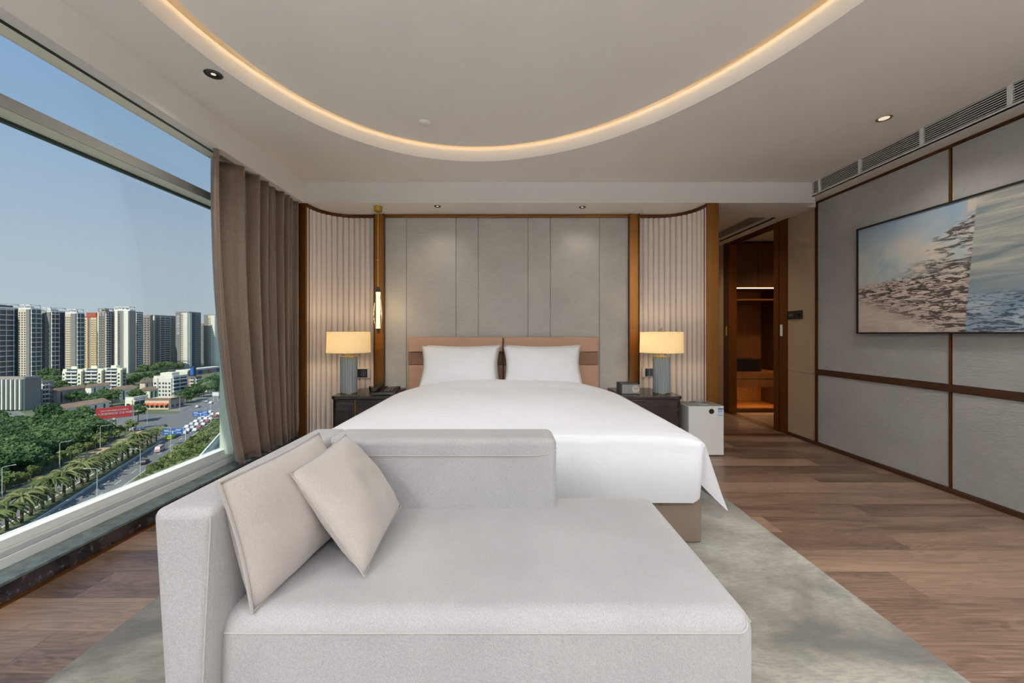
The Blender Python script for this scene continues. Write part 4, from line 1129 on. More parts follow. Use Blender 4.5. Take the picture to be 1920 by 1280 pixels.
tower('dark residential tower with long balconies at the left edge of the skyline', -28, -3, 35, 576, 440, [(0, 1, M_GREYF, 'win3')], [(0, .72, M_WIND, 'balc2'), (.72, 1, M_WIND, 'plain', .2)], 2.9)
tower('apartment tower with cream windowed front, first right of the leftmost dark tower', 35, 57, 76, 578, 455, [(0, .70, M_CREAM, 'win3'), (.70, 1, M_GREYF, 'plain', .9)], [(0, 1, M_WIND, 'balc2')], 2.75)
tower('tower with wide blank grey strip and shaded balconies, third from the left', 77, 95, 123, 583, 470, [(0, .25, M_CREAM, 'win1'), (.25, 1, M_GREYF, 'small', .9)], [(0, .52, M_TAUPE, 'balc2'), (.52, 1, M_WIND, 'plain', .3)], 2.75)
tower('apartment tower with cream windowed front beside the golden tower', 123, 143, 157, 586, 480, [(0, .55, M_CREAM, 'win3'), (.55, 1, M_GREYF, 'plain', .9)], [(0, 1, M_WIND, 'balc2')], 2.8)
t, d = tower('golden-yellow tower with a red roof', 157, 181, 186, 594, 540, [(0, .30, M_GOLD, 'win1', .9), (.30, .40, M_PEACH, 'plain', .9), (.40, .62, M_TAUPE, 'plain', .1), (.62, .80, M_GOLD, 'win1', .9), (.80, 1, M_GOLD, 'win2', .5)], [(0, 1, M_GOLD, 'plain', .2)], 3.0, crown=False, body=M_GOLD, crown_mat=M_ROOFR)
g = G(); g.box(d[0] - .5, d[1] + .5, d[2] - .5, d[3] + .5, d[4], d[4] + 1.0); g.box(d[0] + 2, d[1] - 2, d[2] + 4, d[3] - 2, d[4] + 1, d[4] + 6); g.build('red_roof', M_ROOFR, t)
tower('pale grey tower just right of the golden tower', 184, 197, 213, 584, 500, [(0, .18, M_WHITEF, 'plain', 1.0), (.18, .52, M_TAUPE, 'win1'), (.52, .6, M_GREYF, 'plain', .1), (.6, 1, M_TAUPE, 'win1')], [(0, .6, M_TAUPE, 'balc1'), (.6, 1, M_GREYF, 'win2')], 3.0, body=M_TAUPE, crown_mat=M_TAUPE)
tower('tower with tall white vertical piers in the middle of the skyline', 214, 243, 253, 581, 505, [(0, .12, M_GREYF, 'win1', .2), (.12, .30, M_WHITEF, 'plain', 1.6), (.30, .42, M_GREYF, 'win1', .2), (.42, .58, M_GREYF, 'plain', .6), (.58, .72, M_TAUPE, 'plain', 1.0), (.72, 1, M_WHITEF, 'plain', 2.0)], [(0, 1, M_TAUPE, 'plain', .4)], 3.0, body=M_GREYF, crown_mat=M_WHITEF)
tower('dark narrow tower close behind the white-piered tower', 240, 254, 267, 585, 530, [(0, 1, M_GREYF, 'win2')], [(0, .7, M_WIND, 'balc1'), (.7, 1, M_GREYF, 'win1')], 3.0, crown=False, body=M_GREYF, crown_mat=M_GREYF)
tower('beige-grey tower with dark windows left of the wide slab block', 266, 282, 286, 591, 565, [(0, .3, M_TAUPE, 'win1'), (.3, 1, M_TAUPE, 'win2', .9)], [(0, 1, M_GREYF, 'plain')], 3.3, crown=False, body=M_TAUPE, crown_mat=M_TAUPE)
tower('wide slab tower with rows of blue glass balconies', 283, 290, 330, 591, 575, [(0, 1, M_PALEY, 'plain', .6)], [(0, .22, M_TAUPE, 'win1'), (.22, .70, M_WIND, 'balc1'), (.70, .84, M_TAUPE, 'win1'), (.84, 1, M_TAUPE, 'win2')], 3.3, crown=False, body=M_TAUPE, crown_mat=M_TAUPE)
t11, d11 = tower('tower with white vertical lettering on its grey edge', 330, 354, 376, 585, 580, [(0, .38, M_GREYF, 'plain', .8), (.38, .62, M_CREAM, 'win2', .3), (.62, .96, M_WHITEF, 'plain', 1.4), (.96, 1, M_TAUPE, 'plain', .3)], [(0, .20, M_WHITEF, 'plain', .8), (.2, .45, M_WIND, 'win2', .2), (.45, 1, M_GREYF, 'win3')], 3.1, crown=False, body=M_GREYF, crown_mat=M_GREYF)
tower('far brownish tower between two pale ones at the curtain end', 374, 381, 385, 607, 720, [(0, 1, M_TAUPE, 'win2')], [(0, 1, M_GREYF, 'win2')], 3.2, crown=False, crown_mat=M_ROOFR)
tower('white tower beside the curtain at the right end of the skyline', 383, 404, 416, 590, 620, [(0, .34, M_GREYF, 'plain', .8), (.34, .62, M_CREAM, 'win2', .4), (.62, 1, M_WHITEF, 'plain', 1.4)], [(0, 1, M_WHITEF, 'plain')], 3.2, crown=False, body=M_WHITEF, crown_mat=M_TAUPE)

for k, (a, w1, w2, top, Yc) in enumerate(((-88, 22, 24, 574, 445), (-150, 24, 26, 570, 430), (-215, 26, 24, 566, 420), (-290, 30, 28, 572, 410), (-370, 34, 30, 562, 395), (-460, 38, 34, 566, 380), (-570, 42, 38, 556, 360), (-700, 50, 40, 560, 340))):
    fr = [(0, .6, M_CREAM, 'win3'), (.6, 1, M_GREYF, 'plain', .9)] if k % 2 else [(0, .4, M_TAUPE, 'win2'), (.4, 1, M_WHITEF, 'win3')]
    t, d = tower('high-rise tower beyond the left edge of the view', a, a + w1, a + w1 + w2, top, Yc, fr, [(0, 1, M_WIND, 'balc2')], 2.9)
    t['group'] = 'towers beyond the left edge of the view'
def lettering(txt, size, mat, parent, M, name='lettering', vertical=False):
    cu = bpy.data.curves.new(name, 'FONT'); cu.body = txt; cu.size = size; cu.align_x = 'CENTER'; cu.align_y = 'CENTER'; cu.extrude = size * .02
    if vertical: cu.space_line = 1.05
    to = bpy.data.objects.new('tmp_text', cu); C.objects.link(to)
    bpy.context.view_layer.update()
    me = bpy.data.meshes.new_from_object(to.evaluated_get(bpy.context.evaluated_depsgraph_get()))
    bpy.data.objects.remove(to); bpy.data.curves.remove(cu)
    me.transform(Matrix.Translation(-wl(parent)) @ M); me.name = name
    me.materials.clear(); me.materials.append(mat)
    o = bpy.data.objects.new(name, me); C.objects.link(o); o.parent = parent
    return o
wdt = d11[1] - d11[0]
lettering('昌\n安\n国\n际\n公\n寓', 4.6, M_SLAB, t11, Matrix.Translation((d11[0] + wdt * .20, d11[2] - .95, d11[4] - 19)) @ Matrix.Rotation(R(90), 4, 'X'), vertical=True)

# ---- mid-rise buildings
def midrise(label, x0, xc, x1, ytop, Yc, front, side, fh=3.0, **kw):
    return tower(label, x0, xc, x1, ytop, Yc, front, side, fh, crown=False, name=kw.pop('name', 'apartment_block'), **kw)
# office with white fins, left edge
t, d = midrise('grey office block with white vertical fins at the left edge', -30, 45, 76, 708, 257, [(0, 1, M_GREENG, 'win8', .1)], [(0, 1, M_GREYF, 'plain', .3)], 3.2, body=M_GREYF, crown_mat=M_TAUPE, name='office_block')
n = 9
for i in range(n):
    xx = d[0] + (d[1] - d[0]) * (i + .5) / n
    G().box(xx - .42, xx + .42, d[2] - 1.3, d[2], GZ + 1, d[4] - 1).build('fin', M_WHITEF, t)
midrise('grey balconied annex right of the finned office block', 74, 77, 100, 716, 275, [(0, 1, M_GREYF, 'plain')], [(0, .55, M_TAUPE, 'balc1', .3), (.55, 1, M_TAUPE, 'win3', .3)], 3.2, body=M_TAUPE, crown_mat=M_TAUPE)
# pale yellow long block: three bays
for k, (a, c_, lab) in enumerate(((119, 154, 'left bay of the long pale yellow apartment block'), (156, 192, 'middle bay of the long pale yellow apartment block'), (194, 228, 'right bay of the long pale yellow apartment block'))):
    t, d = midrise(lab, a, c_, c_ + (8 if k == 2 else 3), 693 - k, 345 + k * 3, [(0, .16, M_PALEY, 'win1', .9), (.16, .80, M_PALEY, 'balc1', .2), (.80, 1, M_PALEY, 'win1', .9)], [(0, 1, M_TAUPE, 'win1')], 3.1, body=M_PALEY, crown_mat=M_PALEY)
    g = G(); w_ = d[1] - d[0]; g.box(d[0] + .35 * w_, d[0] + .65 * w_, d[2] + 1, d[3] + 1, d[4], d[4] + 2.8); g.build('roof_house', M_PALEY, t)
# white six-storey block
t, d = midrise('white six-storey apartment block with shaded glazed side near the crossing', 289, 323, 350, 706, 312, [(0, .24, M_WHITEF, 'win1', .9), (.24, .62, M_WHITEF, 'win2', .3), (.62, 1, M_WHITEF, 'win2', .9)], [(0, 1, M_GREENG, 'balc1', .2)], 3.0, body=M_WHITEF, crown_mat=M_WHITEF)
g = G(); g.box(d[0] + 4, d[1] - 1, d[2] + 1, d[2] + 8, d[4], d[4] + 3); g.build('roof_house', M_WHITEF, t)
midrise('brown-roofed block behind the white six-storey block', 349, 366, 377, 707, 365, [(0, .55, M_PEACH, 'plain', .3), (.55, 1, M_WHITEF, 'balc1', .3)], [(0, 1, M_GREENG, 'balc1', .2)], 3.0, body=M_PEACH, crown_mat=M_ROOFB)
midrise('small cream three-storey house behind the billboard', 236, 249, 275, 746, 268, [(0, 1, M_PALEY, 'win1')], [(0, .9, M_PALEY, 'balc1', .3), (.9, 1, M_WHITEF, 'plain', 1.2)], 3.2, body=M_PALEY, crown_mat=M_WHITEF, name='house')
t, d = midrise('low corner shop with orange awnings at the crossing', 273, 318, 344, 748, 262, [(0, 1, M_CREAM, 'win5')], [(0, 1, M_TAUPE, 'win3')], 3.4, body=M_CREAM, crown_mat=M_ROOFB, name='shop_building')
M_AWN = pm('awning_orange', srgb(206, 96, 58), .7)
w_ = d[1] - d[0]
for k in range(5):
    a = d[0] + w_ * (k + .05) / 5; c_ = d[0] + w_ * (k + .92) / 5
    G().hexa([(a, d[2] - 2.2, GZ + 3.0), (c_, d[2] - 2.2, GZ + 3.0), (c_, d[2] - .6, GZ + 3.9), (a, d[2] - .6, GZ + 3.9), (a, d[2] - 2.2, GZ + 3.3), (c_, d[2] - 2.2, GZ + 3.3), (c_, d[2] - .6, GZ + 4.3), (a, d[2] - .6, GZ + 4.3)]).build('awning', M_AWN, t)
# low houses with pitched roofs among the trees
def low_house(label, x0, xc, x1, yb, h, roof, wall, rz=0.0):
    p0, pc = gp(x0, yb), gp(xc, yb); Yc = pc.y; Y1 = pc.x * FPX / (x1 - 950)
    t = thing('low_house', label, 'building', (pc.x, Yc, GZ))
    X0, Xc = p0.x, pc.x
    G().box(X0, Xc, Yc, Y1, GZ - .5, GZ + h).build('walls', wall, t)
    xm = (X0 + Xc) / 2
    g = G(); e_ = .6
    g.add([(X0 - e_, Yc - e_, GZ + h), (Xc + e_, Yc - e_, GZ + h), (Xc + e_, Y1 + e_, GZ + h), (X0 - e_, Y1 + e_, GZ + h), (xm, Yc - e_, GZ + h + 2.2), (xm, Y1 + e_, GZ + h + 2.2)],
          [(0, 1, 4), (2, 3, 5), (0, 4, 5, 3), (1, 2, 5, 4), (3, 2, 1, 0)])
    g.build('roof', roof, t)
    g = G()
    n = max(2, int((Y1 - Yc) / 5))
    for i in range(n):
        ya = Yc + (Y1 - Yc) * (i + .3) / n; g.box(Xc - .05, Xc + .06, ya, ya + 1.1, GZ + 1.5, GZ + h - 1)
    stuff(g.build('windows', M_WIN, t))
low_house('long brown-roofed row of houses right of the grey annex', 100, 108, 160, 760, 10, M_ROOFB, M_TAUPE)
low_house('brown-roofed house with a small white gable below the yellow block', 160, 171, 206, 745, 8, M_ROOFB, M_WHITEF)
low_house('white-gabled house with a brown roof left of the white block', 206, 226, 256, 754, 9, M_ROOFB, M_WHITEF)
low_house('pale house tucked against the left of the white six-storey block', 261, 281, 296, 752, 8, M_ROOFB, M_PALEY)
low_house('brown hipped house in front of the towers, left of the white block', 262, 272, 292, 735, 8, M_ROOFB, M_CREAM)
low_house('long grey-brown warehouse roof with a white end wall among the trees', 89, 119, 205, 786, 6, M_ROOFB, M_WHITEF)
low_house('low grey sheds at the left edge below the office block', -12, 14, 44, 800, 5, M_ROOFG, M_TAUPE)
low_house('low white-walled shed with brown roof at the left in the trees', 40, 80, 100, 806, 5, M_ROOFB, M_WHITEF)
low_house('small pale house at the foot of the skyline beside the curtain', 376, 388, 400, 735, 6, M_ROOFG, M_WHITEF)
# shopping centre at the foot of the skyline by the curtain
t, d = midrise('low shopping centre with coloured signs beside the curtain', 330, 352, 420, 694, 470, [(0, 1, M_WHITEF, 'win3')], [(0, 1, M_GREYF, 'plain')], 4.5, body=M_WHITEF, crown_mat=M_WHITEF, name='shopping_centre')
sg = [pm('sign_red', srgb(200, 70, 66), .6), M_SLAB, pm('sign_navy', srgb(46, 70, 150), .6), pm('sign_orange', srgb(222, 150, 90), .6)]
for k in range(8):
    ya = d[2] + (d[3] - d[2]) * (k + .2) / 8; G().box(d[1] + .6, d[1] + 1.4, ya, ya + (d[3] - d[2]) / 8 * .6, d[4] - 5 - (k % 2) * 4, d[4] - 2 - (k % 2) * 4).build('shop_sign', sg[k % 4], t)
tt = thing('sign_tower', 'dark blue vertical sign tower in front of the shopping centre', 'sign', ((360 - 950) * 400 / FPX, 400, GZ))
bx0, bx1 = (357 - 950) * 400 / FPX, (363.5 - 950) * 400 / FPX
G().box(bx0, bx1, 400, 403, GZ - .5, CAM_H + (625 - 687) * 400 / FPX).build('panel', pm('sign_dark_blue', srgb(50, 78, 106), .5), tt)
G().box(bx0 + .3, bx1 - .3, 399.6, 400.1, CAM_H + (625 - 703) * 400 / FPX, CAM_H + (625 - 690) * 400 / FPX).build('sign_face', M_BLUE, tt)

# ---- billboard
Yb1 = 195.0
A_, B_ = px(179.5, 775, 196), px(248, 771, 205)
dirx = Vector((B_.x - A_.x, B_.y - A_.y, 0)); Lb = dirx.length; dirx.normalize()
bb_c = (A_ + B_) / 2; bb = thing('billboard', 'long red roadside billboard with white lettering on a steel post', 'billboard', (bb_c.x, bb_c.y, GZ))
hz = 5.4; zmid = (A_.z + B_.z) / 2
Mb = Matrix.Translation((bb_c.x, bb_c.y, zmid)) @ Matrix.Rotation(math.atan2(dirx.y, dirx.x), 4, 'Z')
def bbox(name, x0, x1, y0, y1, z0, z1, mat):
    g = G(); g.box(x0, x1, y0, y1, z0, z1); g.v = [tuple(Mb @ Vector(p)) for p in g.v]; return g.build(name, mat, bb)
bbox('panel', -Lb / 2, Lb / 2, -.1, .6, -hz / 2, hz / 2, M_RED)
bbox('frame', -Lb / 2, Lb / 2, -.2, .7, -hz / 2 - .35, -hz / 2, M_ROOFG)
bbox('end_cap', Lb / 2, Lb / 2 + .5, -.1, .7, -hz / 2, hz / 2, M_GREYF)
bbox('catwalk', -Lb / 2 + .5, Lb / 2 - 3, -.9, -.1, -hz / 2 - .9, -hz / 2 - .75, M_GREYF)
g = G(); pc_ = Mb @ Vector((.0, .3, 0)); g.tube([(pc_.x, pc_.y, GZ - .5), (pc_.x, pc_.y, zmid - hz / 2)], .75, 16); g.build('post', M_POLE, bb, smooth=True)
Mt = Mb @ Matrix.Translation((0, -.2, 0)) @ Matrix.Rotation(R(90), 4, 'X')
lettering('金市人民医院社区卫生共建共享', 1.25, M_SLAB, bb, Mt @ Matrix.Translation((.2, -.45, 0)))
lettering('坚定不移共建共创文明城市', .85, M_SLAB, bb, Mt @ Matrix.Translation((.1, 1.05, 0)))
lettering('·······························', .6, pm('billboard_gold', srgb(224, 190, 130), .6), bb, Mt @ Matrix.Translation((.2, -2.1, 0)))

# ---- street lamps
def street_lamp_mesh():
    g = G(); g.tube([(0, 0, -.3), (0, 0, 9.6)], .11, 8, taper=.6); g.tube([(0, 0, 9.6), (-.4, 0, 9.95), (-2.4, 0, 10.2)], .06, 6); g.box(-3.0, -2.2, -.13, .13, 10.14, 10.27)
    me = g.mesh('street_lamp', smooth=True); me.materials.append(M_POLE); return me
slm = street_lamp_mesh()
for (x, y, rz) in ((4, 937, 180), (112, 880, 180), (188, 842, 180), (251, 808, 180), (276, 797, 0), (182, 940, 24), (263, 895, 24), (320, 844, 24), (395, 785, 24), (337, 770, 24)):
    p = gp(x, y); o = bpy.data.objects.new('street_lamp', slm); C.objects.link(o); o.location = (p.x, p.y, GZ); o.rotation_euler.z = R(rz + (204 - 180 if rz == 180 else 0) + 0)
    tag(o, 'pale street lamp post standing along the avenue', 'street lamp', 'street lamps along the avenue')
# ---- blue overhead road signs
def road_sign(label, sp_, tt_, w_, h_, z_):
    x, yv = rp(sp_, tt_); t = thing('road_sign', label, 'road sign', (x, yv, GZ), 'blue overhead road signs')
    a = rp(sp_ - 1, tt_); c_ = rp(sp_ - 1 - w_, tt_)
    G().tube([(x, yv, GZ - .3), (x, yv, GZ + z_ + h_)], .18, 8).build('post', M_POLE, t, smooth=True)
    G().tube([(x, yv, GZ + z_ + h_ * .6), (*rp(sp_ - 1 - w_, tt_), GZ + z_ + h_ * .6)], .10, 6).build('arm', M_POLE, t, smooth=True)
    n_ = RT * -.25
    g = G(); g.hexa([(a[0] + n_.x, a[1] + n_.y, GZ + z_), (c_[0] + n_.x, c_[1] + n_.y, GZ + z_), (c_[0], c_[1], GZ + z_), (a[0], a[1], GZ + z_), (a[0] + n_.x, a[1] + n_.y, GZ + z_ + h_), (c_[0] + n_.x, c_[1] + n_.y, GZ + z_ + h_), (c_[0], c_[1], GZ + z_ + h_), (a[0], a[1], GZ + z_ + h_)])
    pn = g.build('panel', M_BLUE, t)
    mid = Vector(((a[0] + c_[0]) / 2 + n_.x * 1.4, (a[1] + c_[1]) / 2 + n_.y * 1.4, GZ + z_ + h_ / 2))
    Ms = Matrix.Translation(mid) @ Matrix.Rotation(math.atan2(RN.y, RN.x), 4, 'Z') @ Matrix.Rotation(R(90), 4, 'X')
    g = G()
    for q in ((-.40 * w_, .36 * w_, .05 * h_, .14 * h_), (-.03 * w_, .03 * w_, -.35 * h_, .05 * h_), (-.42 * w_, -.18 * w_, .24 * h_, .36 * h_), (.15 * w_, .42 * w_, .24 * h_, .36 * h_), (-.42 * w_, -.2 * w_, -.3 * h_, -.2 * h_), (.18 * w_, .42 * w_, -.3 * h_, -.2 * h_)):
        g.box(q[0], q[1], q[2], q[3], -.02, .02)
    g.v = [tuple(Ms @ Vector(p)) for p in g.v]; stuff(g.build('arrow_marks', M_SLAB, pn))
road_sign('nearer blue overhead direction sign over the avenue', -60.8, 222, 7.2, 2.6, 5.0)
road_sign('farther blue overhead direction sign beyond the queue of cars', -60.8, 262, 7.0, 2.6, 5.6)
# white roadside board far right
p = gp(404, 752); tb = thing('roadside_board', 'small white roadside board by the far carriageway', 'sign', (p.x, p.y, GZ))
G().box(p.x - 2.4, p.x + 2.4, p.y, p.y + .3, GZ + 4, GZ + 6.6).build('panel', M_SLAB, tb)
for dx in (-1.6, 1.6): G().box(p.x + dx - .12, p.x + dx + .12, p.y + .05, p.y + .25, GZ - .3, GZ + 4).build('post', M_POLE, tb)

# ---- trees
def leafy_material(name, dark, lite):
    b = NB(name); oi = b.node('ShaderNodeObjectInfo'); n = b.noise(b.tc.outputs['Object'], .5, 3)
    c = b.ramp(b.math('ADD', b.math('MULTIPLY', n, .7), b.math('MULTIPLY', oi.outputs['Random'], .35)), [(.30, dark), (.8, lite)])
    d1 = b.node('ShaderNodeBsdfDiffuse'); t1 = b.node('ShaderNodeBsdfTranslucent'); b.link(c, d1.inputs[0]); b.link(c, t1.inputs[0])
    ms = b.node('ShaderNodeMixShader'); ms.inputs[0].default_value = .25; b.link(d1.outputs[0], ms.inputs[1]); b.link(t1.outputs[0], ms.inputs[2])
    return b.finish(ms.outputs[0])
LEAF = leafy_material('tree_leaves', srgb(62, 90, 60), srgb(126, 146, 96))
LEAF_Y = leafy_material('shrub_leaves', srgb(92, 114, 68), srgb(156, 164, 108))
LEAF_P = leafy_material('palm_leaves', srgb(92, 106, 64), srgb(146, 150, 104))
def tree_mesh(seed, rad, h, leaf, nblob=7, nleaf=420, lsize=.75):
    rng = random.Random(seed); g = G(); g.cur = 1
    g.tube([(0, 0, -.4), (0, 0, h * .55)], .22, 6, taper=.6)
    blobs = []
    for k in range(nblob):
        a = rng.uniform(0, 6.28); d = rad * (0 if k == 0 else rng.uniform(.35, .68)); r_ = rad * rng.uniform(.42, .58)
        blobs.append((d * math.cos(a), d * math.sin(a), h * (.80 if k == 0 else rng.uniform(.52, .80)) - .2 * r_, r_))
    g.cur = 0
    for bx_, by_, bz_, r_ in blobs:      # solid heart of each clump
        vs = []; fs = []; n, m = 7, 4
        for j in range(m + 1):
            ph_ = -math.pi / 2 + math.pi * j / m
            for i in range(n):
                a = 2 * math.pi * i / n + j * .4; rr = r_ * .78 * rng.uniform(.85, 1.1)
                vs.append((bx_ + rr * math.cos(ph_) * math.cos(a), by_ + rr * math.cos(ph_) * math.sin(a), bz_ + rr * .8 * math.sin(ph_)))
        for j in range(m):
            for i in range(n): fs.append((j * n + i, j * n + (i + 1) % n, (j + 1) * n + (i + 1) % n, (j + 1) * n + i))
        g.add(vs, fs)
    for k in range(nleaf):
        bx_, by_, bz_, r_ = rng.choice(blobs)
        v = Vector((rng.gauss(0, 1), rng.gauss(0, 1), rng.gauss(.35, 1))).normalized(); c = Vector((bx_, by_, bz_)) + Vector((v.x, v.y, v.z * .82)) * r_ * rng.uniform(.78, 1.08)
        nrm = (v + Vector((rng.gauss(0, .6), rng.gauss(0, .6), rng.gauss(.3, .6)))).normalized()
        u = nrm.cross(Vector((rng.gauss(0, 1), rng.gauss(0, 1), rng.gauss(0, 1)))).normalized(); w_ = nrm.cross(u); sz = lsize * rng.uniform(.5, 1.1)
        g.add([c - u * sz, c + w_ * sz * .55, c + u * sz, c - w_ * sz * .55], [(0, 1, 2, 3)])
    me = g.mesh('tree'); me.materials.append(leaf); me.materials.append(M_TRUNK); return me
def palm_mesh(seed):
    rng = random.Random(seed); g = G(); g.cur = 1; h = 4.6
    g.tube([(0, 0, -.3), (.1, 0, h * .5), (.05, .05, h)], .26, 7, taper=.75); g.cur = 0
    for k in range(34):
        a = k * 2.399; up = rng.uniform(-.1, .95); L = rng.uniform(2.6, 3.3); pts = []
        d = Vector((math.cos(a), math.sin(a), 0)); sd_ = Vector((-d.y, d.x, 0))
        for j in range(6):
            t = j / 5; pts.append(Vector((.05, .05, h)) + d * L * t + Vector((0, 0, L * (up * t - .85 * t * t))))
        vs = []; 
        for j, p in enumerate(pts):
            wd_ = .27 * (1 - .85 * abs(j / 5 - .35)) * (0.25 if j == 5 else 1); vs += [p - sd_ * wd_ - Vector((0, 0, .22)), p, p + sd_ * wd_ - Vector((0, 0, .22))]
        fs = []
        for j in range(5): fs += [(3 * j, 3 * j + 1, 3 * j + 4, 3 * j + 3), (3 * j + 1, 3 * j + 2, 3 * j + 5, 3 * j + 4)]
        g.add(vs, fs)
    me = g.mesh('palm_tree'); me.materials.append(LEAF_P); me.materials.append(M_TRUNK); return me
big = [tree_mesh(k, 5.2, 10.5, LEAF) for k in range(5)]
small = [tree_mesh(20 + k, 2.7, 6.4, LEAF_Y, 6, 300, .5) for k in range(3)]
bush = [tree_mesh(40 + k, 2.1, 2.6, LEAF_Y, 6, 260, .5) for k in range(3)]
palms = [palm_mesh(k) for k in range(3)]
rng = random.Random(3)
def plant(meshes, x, yv, name, label, cat, group, sc=1.0):
    o = bpy.data.objects.new(name, rng.choice(meshes)); C.objects.link(o); o.location = (x, yv, GZ); k = sc * rng.uniform(.85, 1.15)
    o.scale = (k, k, k * rng.uniform(.9, 1.1)); o.rotation_euler.z = rng.uniform(0, 6.28); tag(o, label, cat, group)
t = 36.8
while t < 236:
    x, yv = rp(-75.5 + rng.uniform(-.3, .3), t)
    if yv > 10 and vis_x(x, yv) > -900: plant(palms, x, yv, 'palm_tree', 'palm tree in the row along the avenue median', 'palm tree', 'palms on the avenue median', 1.4)
    t += 4.6
t = 49
while t < 262:                                     # street trees by the sandy path
    x, yv = rp(-94.3 + rng.uniform(-.4, .4), t)
    if yv > 10 and vis_x(x, yv) > -700: plant(small, x, yv, 'street_tree', 'small street tree in the row beside the sandy path', 'tree', 'street trees beside the sandy path', .95)
    t += 5.6
# occupied footprints so that no tree grows through a building
foot = []
for o in list(C.objects):
    if o.parent is None and o.type == 'EMPTY' and o.get('category') in ('building', 'billboard', 'sign') and o.location.z < -10:
        xs, ys_ = [], []
        for ch in o.children:
            if ch.type == 'MESH' and ch.name.split('.')[0] in ('body', 'walls', 'post'):
                for v_ in ch.data.vertices: xs.append(v_.co.x + o.location.x); ys_.append(v_.co.y + o.location.y)
        if xs: foot.append((min(xs), max(xs), min(ys_), max(ys_)))
def free(x, yv, m): return all(not (a - m < x < b_ + m and c_ - m < yv < d - m + 2 * m) for a, b_, c_, d in foot)
cnt = 0; s_ = -101.0; row = 0
while s_ > -240:
    t = 40 + (row % 2) * 4
    while t < 300:
        x, yv = rp(s_ + rng.uniform(-1.6, 1.6), t + rng.uniform(-1.6, 1.6))
        vx_ = vis_x(x, yv); vy_ = 625 + FPX * 50 / yv
        if yv > 20 and -420 < vx_ < 262 and vy_ > 762 and free(x, yv, 4.5) and not (vx_ > 225 and vy_ < 785) and not (174 < vx_ < 252 and 785 < vy_ < 820) and cnt < 240:
            plant(big, x, yv, 'broadleaf_tree', 'broad-leaved tree in the dense canopy left of the avenue', 'tree', 'canopy trees left of the avenue'); cnt += 1
        t += 7.6
    s_ -= 7.0; row += 1
for x_, y_ in ((108, 728), (98, 720), (90, 722), (112, 735), (120, 740), (104, 742), (168, 738), (176, 735), (228, 728), (245, 722), (255, 718), (262, 716), (272, 714), (283, 712), (293, 709), (305, 706), (240, 729), (252, 724), (130, 752), (140, 756), (150, 754), (160, 758), (190, 750), (200, 756), (210, 762), (255, 748), (262, 752), (258, 757), (176, 760), (186, 764), (292, 764), (302, 764)):
    p = gp(x_, y_)
    if free(p.x, p.y, 2): plant(big, p.x, p.y, 'broadleaf_tree', 'broad-leaved tree standing between the low houses', 'tree', 'trees between the low houses', .95)
for x_, y_ in ((352, 745), (360, 742), (368, 746), (358, 752), (366, 738), (374, 740), (382, 744), (390, 738), (398, 734), (376, 734), (386, 730), (396, 728), (405, 730), (404, 740), (350, 755), (345, 757), (384, 724), (394, 720), (404, 716), (410, 722)):
    p = gp(x_, y_)
    if free(p.x, p.y, 1): plant(big, p.x, p.y, 'broadleaf_tree', 'broad-leaved tree beyond the crossing beside the curtain', 'tree', 'trees beyond the crossing', .9)
for x_, y_ in ((280, 700), (300, 697), (315, 695), (325, 693), (290, 702), (268, 703), (340, 692), (95, 712), (86, 716)):
    p = gp(x_, y_)
    if free(p.x, p.y, 1): plant(big, p.x, p.y, 'broadleaf_tree', 'dark tree at the foot of the tall towers', 'tree', 'trees at the foot of the towers', 1.2)
t = 112
while t < 330:                                     # shrubs and small trees on the near verge
    for ds in (-58.6, -55.6, -52.6, -49.6):
        x, yv = rp(ds + rng.uniform(-1, 1), t + rng.uniform(-1.5, 1.5))
        if 150 < vis_x(x, yv) < 425:
            if t > 215 and ds > -54: plant(small, x, yv, 'street_tree', 'slender young tree on the near verge of the avenue', 'tree', 'young trees on the near verge')
            else: plant(bush, x, yv, 'shrub', 'bright green shrub on the near verge of the avenue', 'shrub', 'shrubs on the near verge')
    t += 4.4

# ---- cars
CARM = NB('car_paint'); oi = CARM.node('ShaderNodeObjectInfo'); CARM = CARM.finish(CARM.bsdf(oi.outputs['Color'], .3).outputs[0])
def car_mesh(L, W_, H, cab):
    g = G(); g.box(-W_ / 2, W_ / 2, -L / 2, L / 2, .35, H * .6)
    c0, c1 = cab
    g.hexa([(-W_ * .46, -L / 2 + c0, H * .6), (W_ * .46, -L / 2 + c0, H * .6), (W_ * .46, -L / 2 + c1, H * .6), (-W_ * .46, -L / 2 + c1, H * .6), (-W_ * .40, -L / 2 + c0 + .5, H), (W_ * .40, -L / 2 + c0 + .5, H), (W_ * .40, -L / 2 + c1 - .7, H), (-W_ * .40, -L / 2 + c1 - .7, H)])
    g.cur = 1
    g.box(-W_ * .47, W_ * .47, -L / 2 + c0 + .35, -L / 2 + c1 - .45, H * .64, H * .88)
    for sx_ in (-1, 1):
        for yy_ in (-L * .31, L * .31): g.tube([(sx_ * W_ * .36, yy_, .33), (sx_ * W_ * .51, yy_, .33)], .33, 10)
    me = g.mesh('car'); me.materials.append(CARM); me.materials.append(M_WIN); return me
cm_ = car_mesh(4.6, 1.85, 1.5, (.5, 3.6)); bm_ = car_mesh(10.5, 2.5, 3.0, (.1, 10.4)); vm_ = car_mesh(5.6, 2.0, 2.4, (.2, 5.3))
white, grey_, dark_, red_, silver = (.8, .8, .8, 1), (.3, .3, .32, 1), (.04, .04, .05, 1), (.4, .1, .08, 1), (.55, .56, .58, 1)
names_ = {white: 'white', grey_: 'grey', dark_: 'dark', red_: 'red', silver: 'silver'}
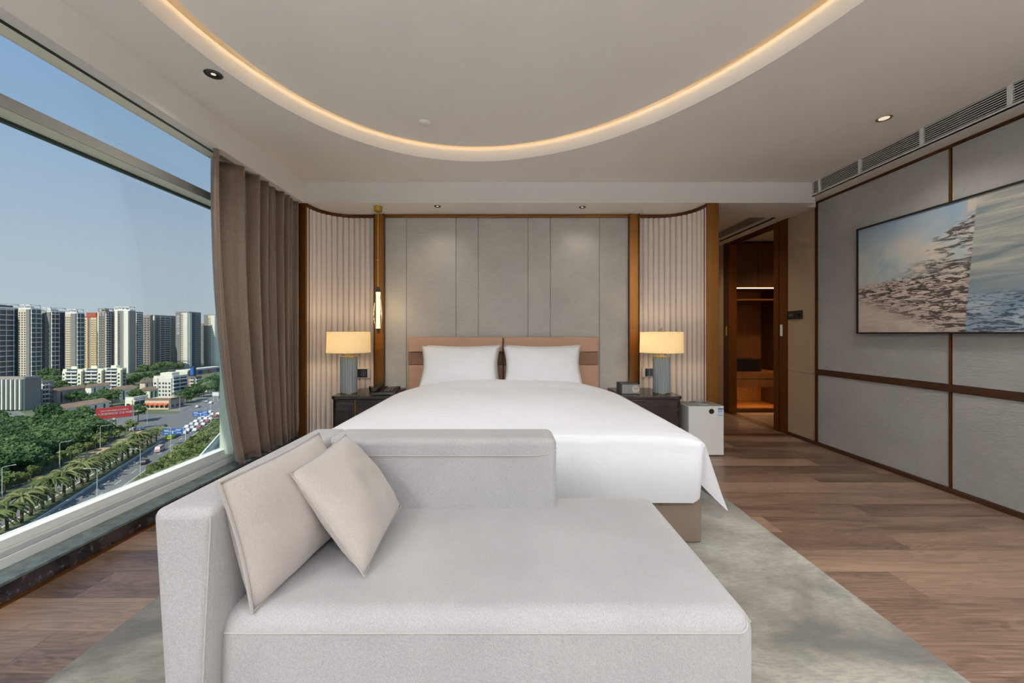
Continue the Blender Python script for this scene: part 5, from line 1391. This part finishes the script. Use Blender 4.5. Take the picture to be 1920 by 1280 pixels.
def car(s_, t_, col, where, mesh=None, kind='car', label=None):
    x, yv = rp(s_, t_); o = bpy.data.objects.new(kind, mesh or cm_); C.objects.link(o); o.location = (x, yv, GZ + .03); o.rotation_euler.z = math.atan2(RT.y, RT.x) - math.pi / 2; o.color = col or (.5, .5, .5, 1)
    tag(o, label or f'{names_[col]} car {where}', kind, None if label else f'cars {where}')
    return o
q = [white, grey_, white, dark_, silver, dark_, red_, white, silver, dark_, white, grey_]
k = 0
for lane, t0 in ((-64.7, 251), (-67.8, 244.5), (-70.8, 254)):
    for i in range(8):
        car(lane + rng.uniform(-.2, .2), t0 + i * 7.3 + rng.uniform(-1.2, 1.2), q[(k * 5 + i) % 12], 'waiting in the queue at the crossing'); k += 1
car(-71.0, 240, None, '', bm_, 'bus', 'yellow-green bus at the end of the queue of cars').color = (.55, .68, .08, 1)
car(-67.6, 214, None, '', vm_, 'van', 'pale pink van driving below the blue road sign').color = (.62, .45, .43, 1)
for s_, t_, c_ in ((-66.5, 196, dark_), (-82.5, 246, white), (-84.5, 241, grey_), (-83, 268, dark_)):
    car(s_, t_, c_, 'driving alone on the avenue')
for i, (s_, t_) in enumerate(((-80, 345), (-84, 352), (-76, 356), (-80, 372), (-84, 330), (-72, 340), (-76, 384), (-70, 366), (-84, 392))): car(s_, t_, q[i], 'beyond the crossing')
for i in range(5): car(-103 + i * 2.8, 268 - i * .8, white if i % 2 == 0 else silver, 'parked beside the billboard')

# ---- podium roof of the hotel below the window
zp = CAM_H - 9.1
pod = thing('podium_roof', 'pale concrete podium roof with glass-edged parapet below the window', 'roof', (-15, 35, zp - 3))
e0_, e1_ = Vector((-20.5, 25.0)), Vector((-33.0, 50.0))
g = G(); g.prism([(e0_.x, e0_.y), (-8, 25), (-8, 50), (e1_.x, e1_.y)], zp - 3, zp - .6); g.build('roof_deck', pm('podium_concrete', srgb(190, 196, 190), .8), pod)
g = G(); g.strip([tuple(e0_), tuple(e1_)], zp - 3, zp, -.30); g.build('parapet', M_GREENG, pod)
g = G(); g.strip([tuple(e0_ + Vector((-.05, 0))), tuple(e1_ + Vector((-.05, 0)))], zp, zp + .06, -.12); g.build('parapet_cap', M_SLAB, pod)
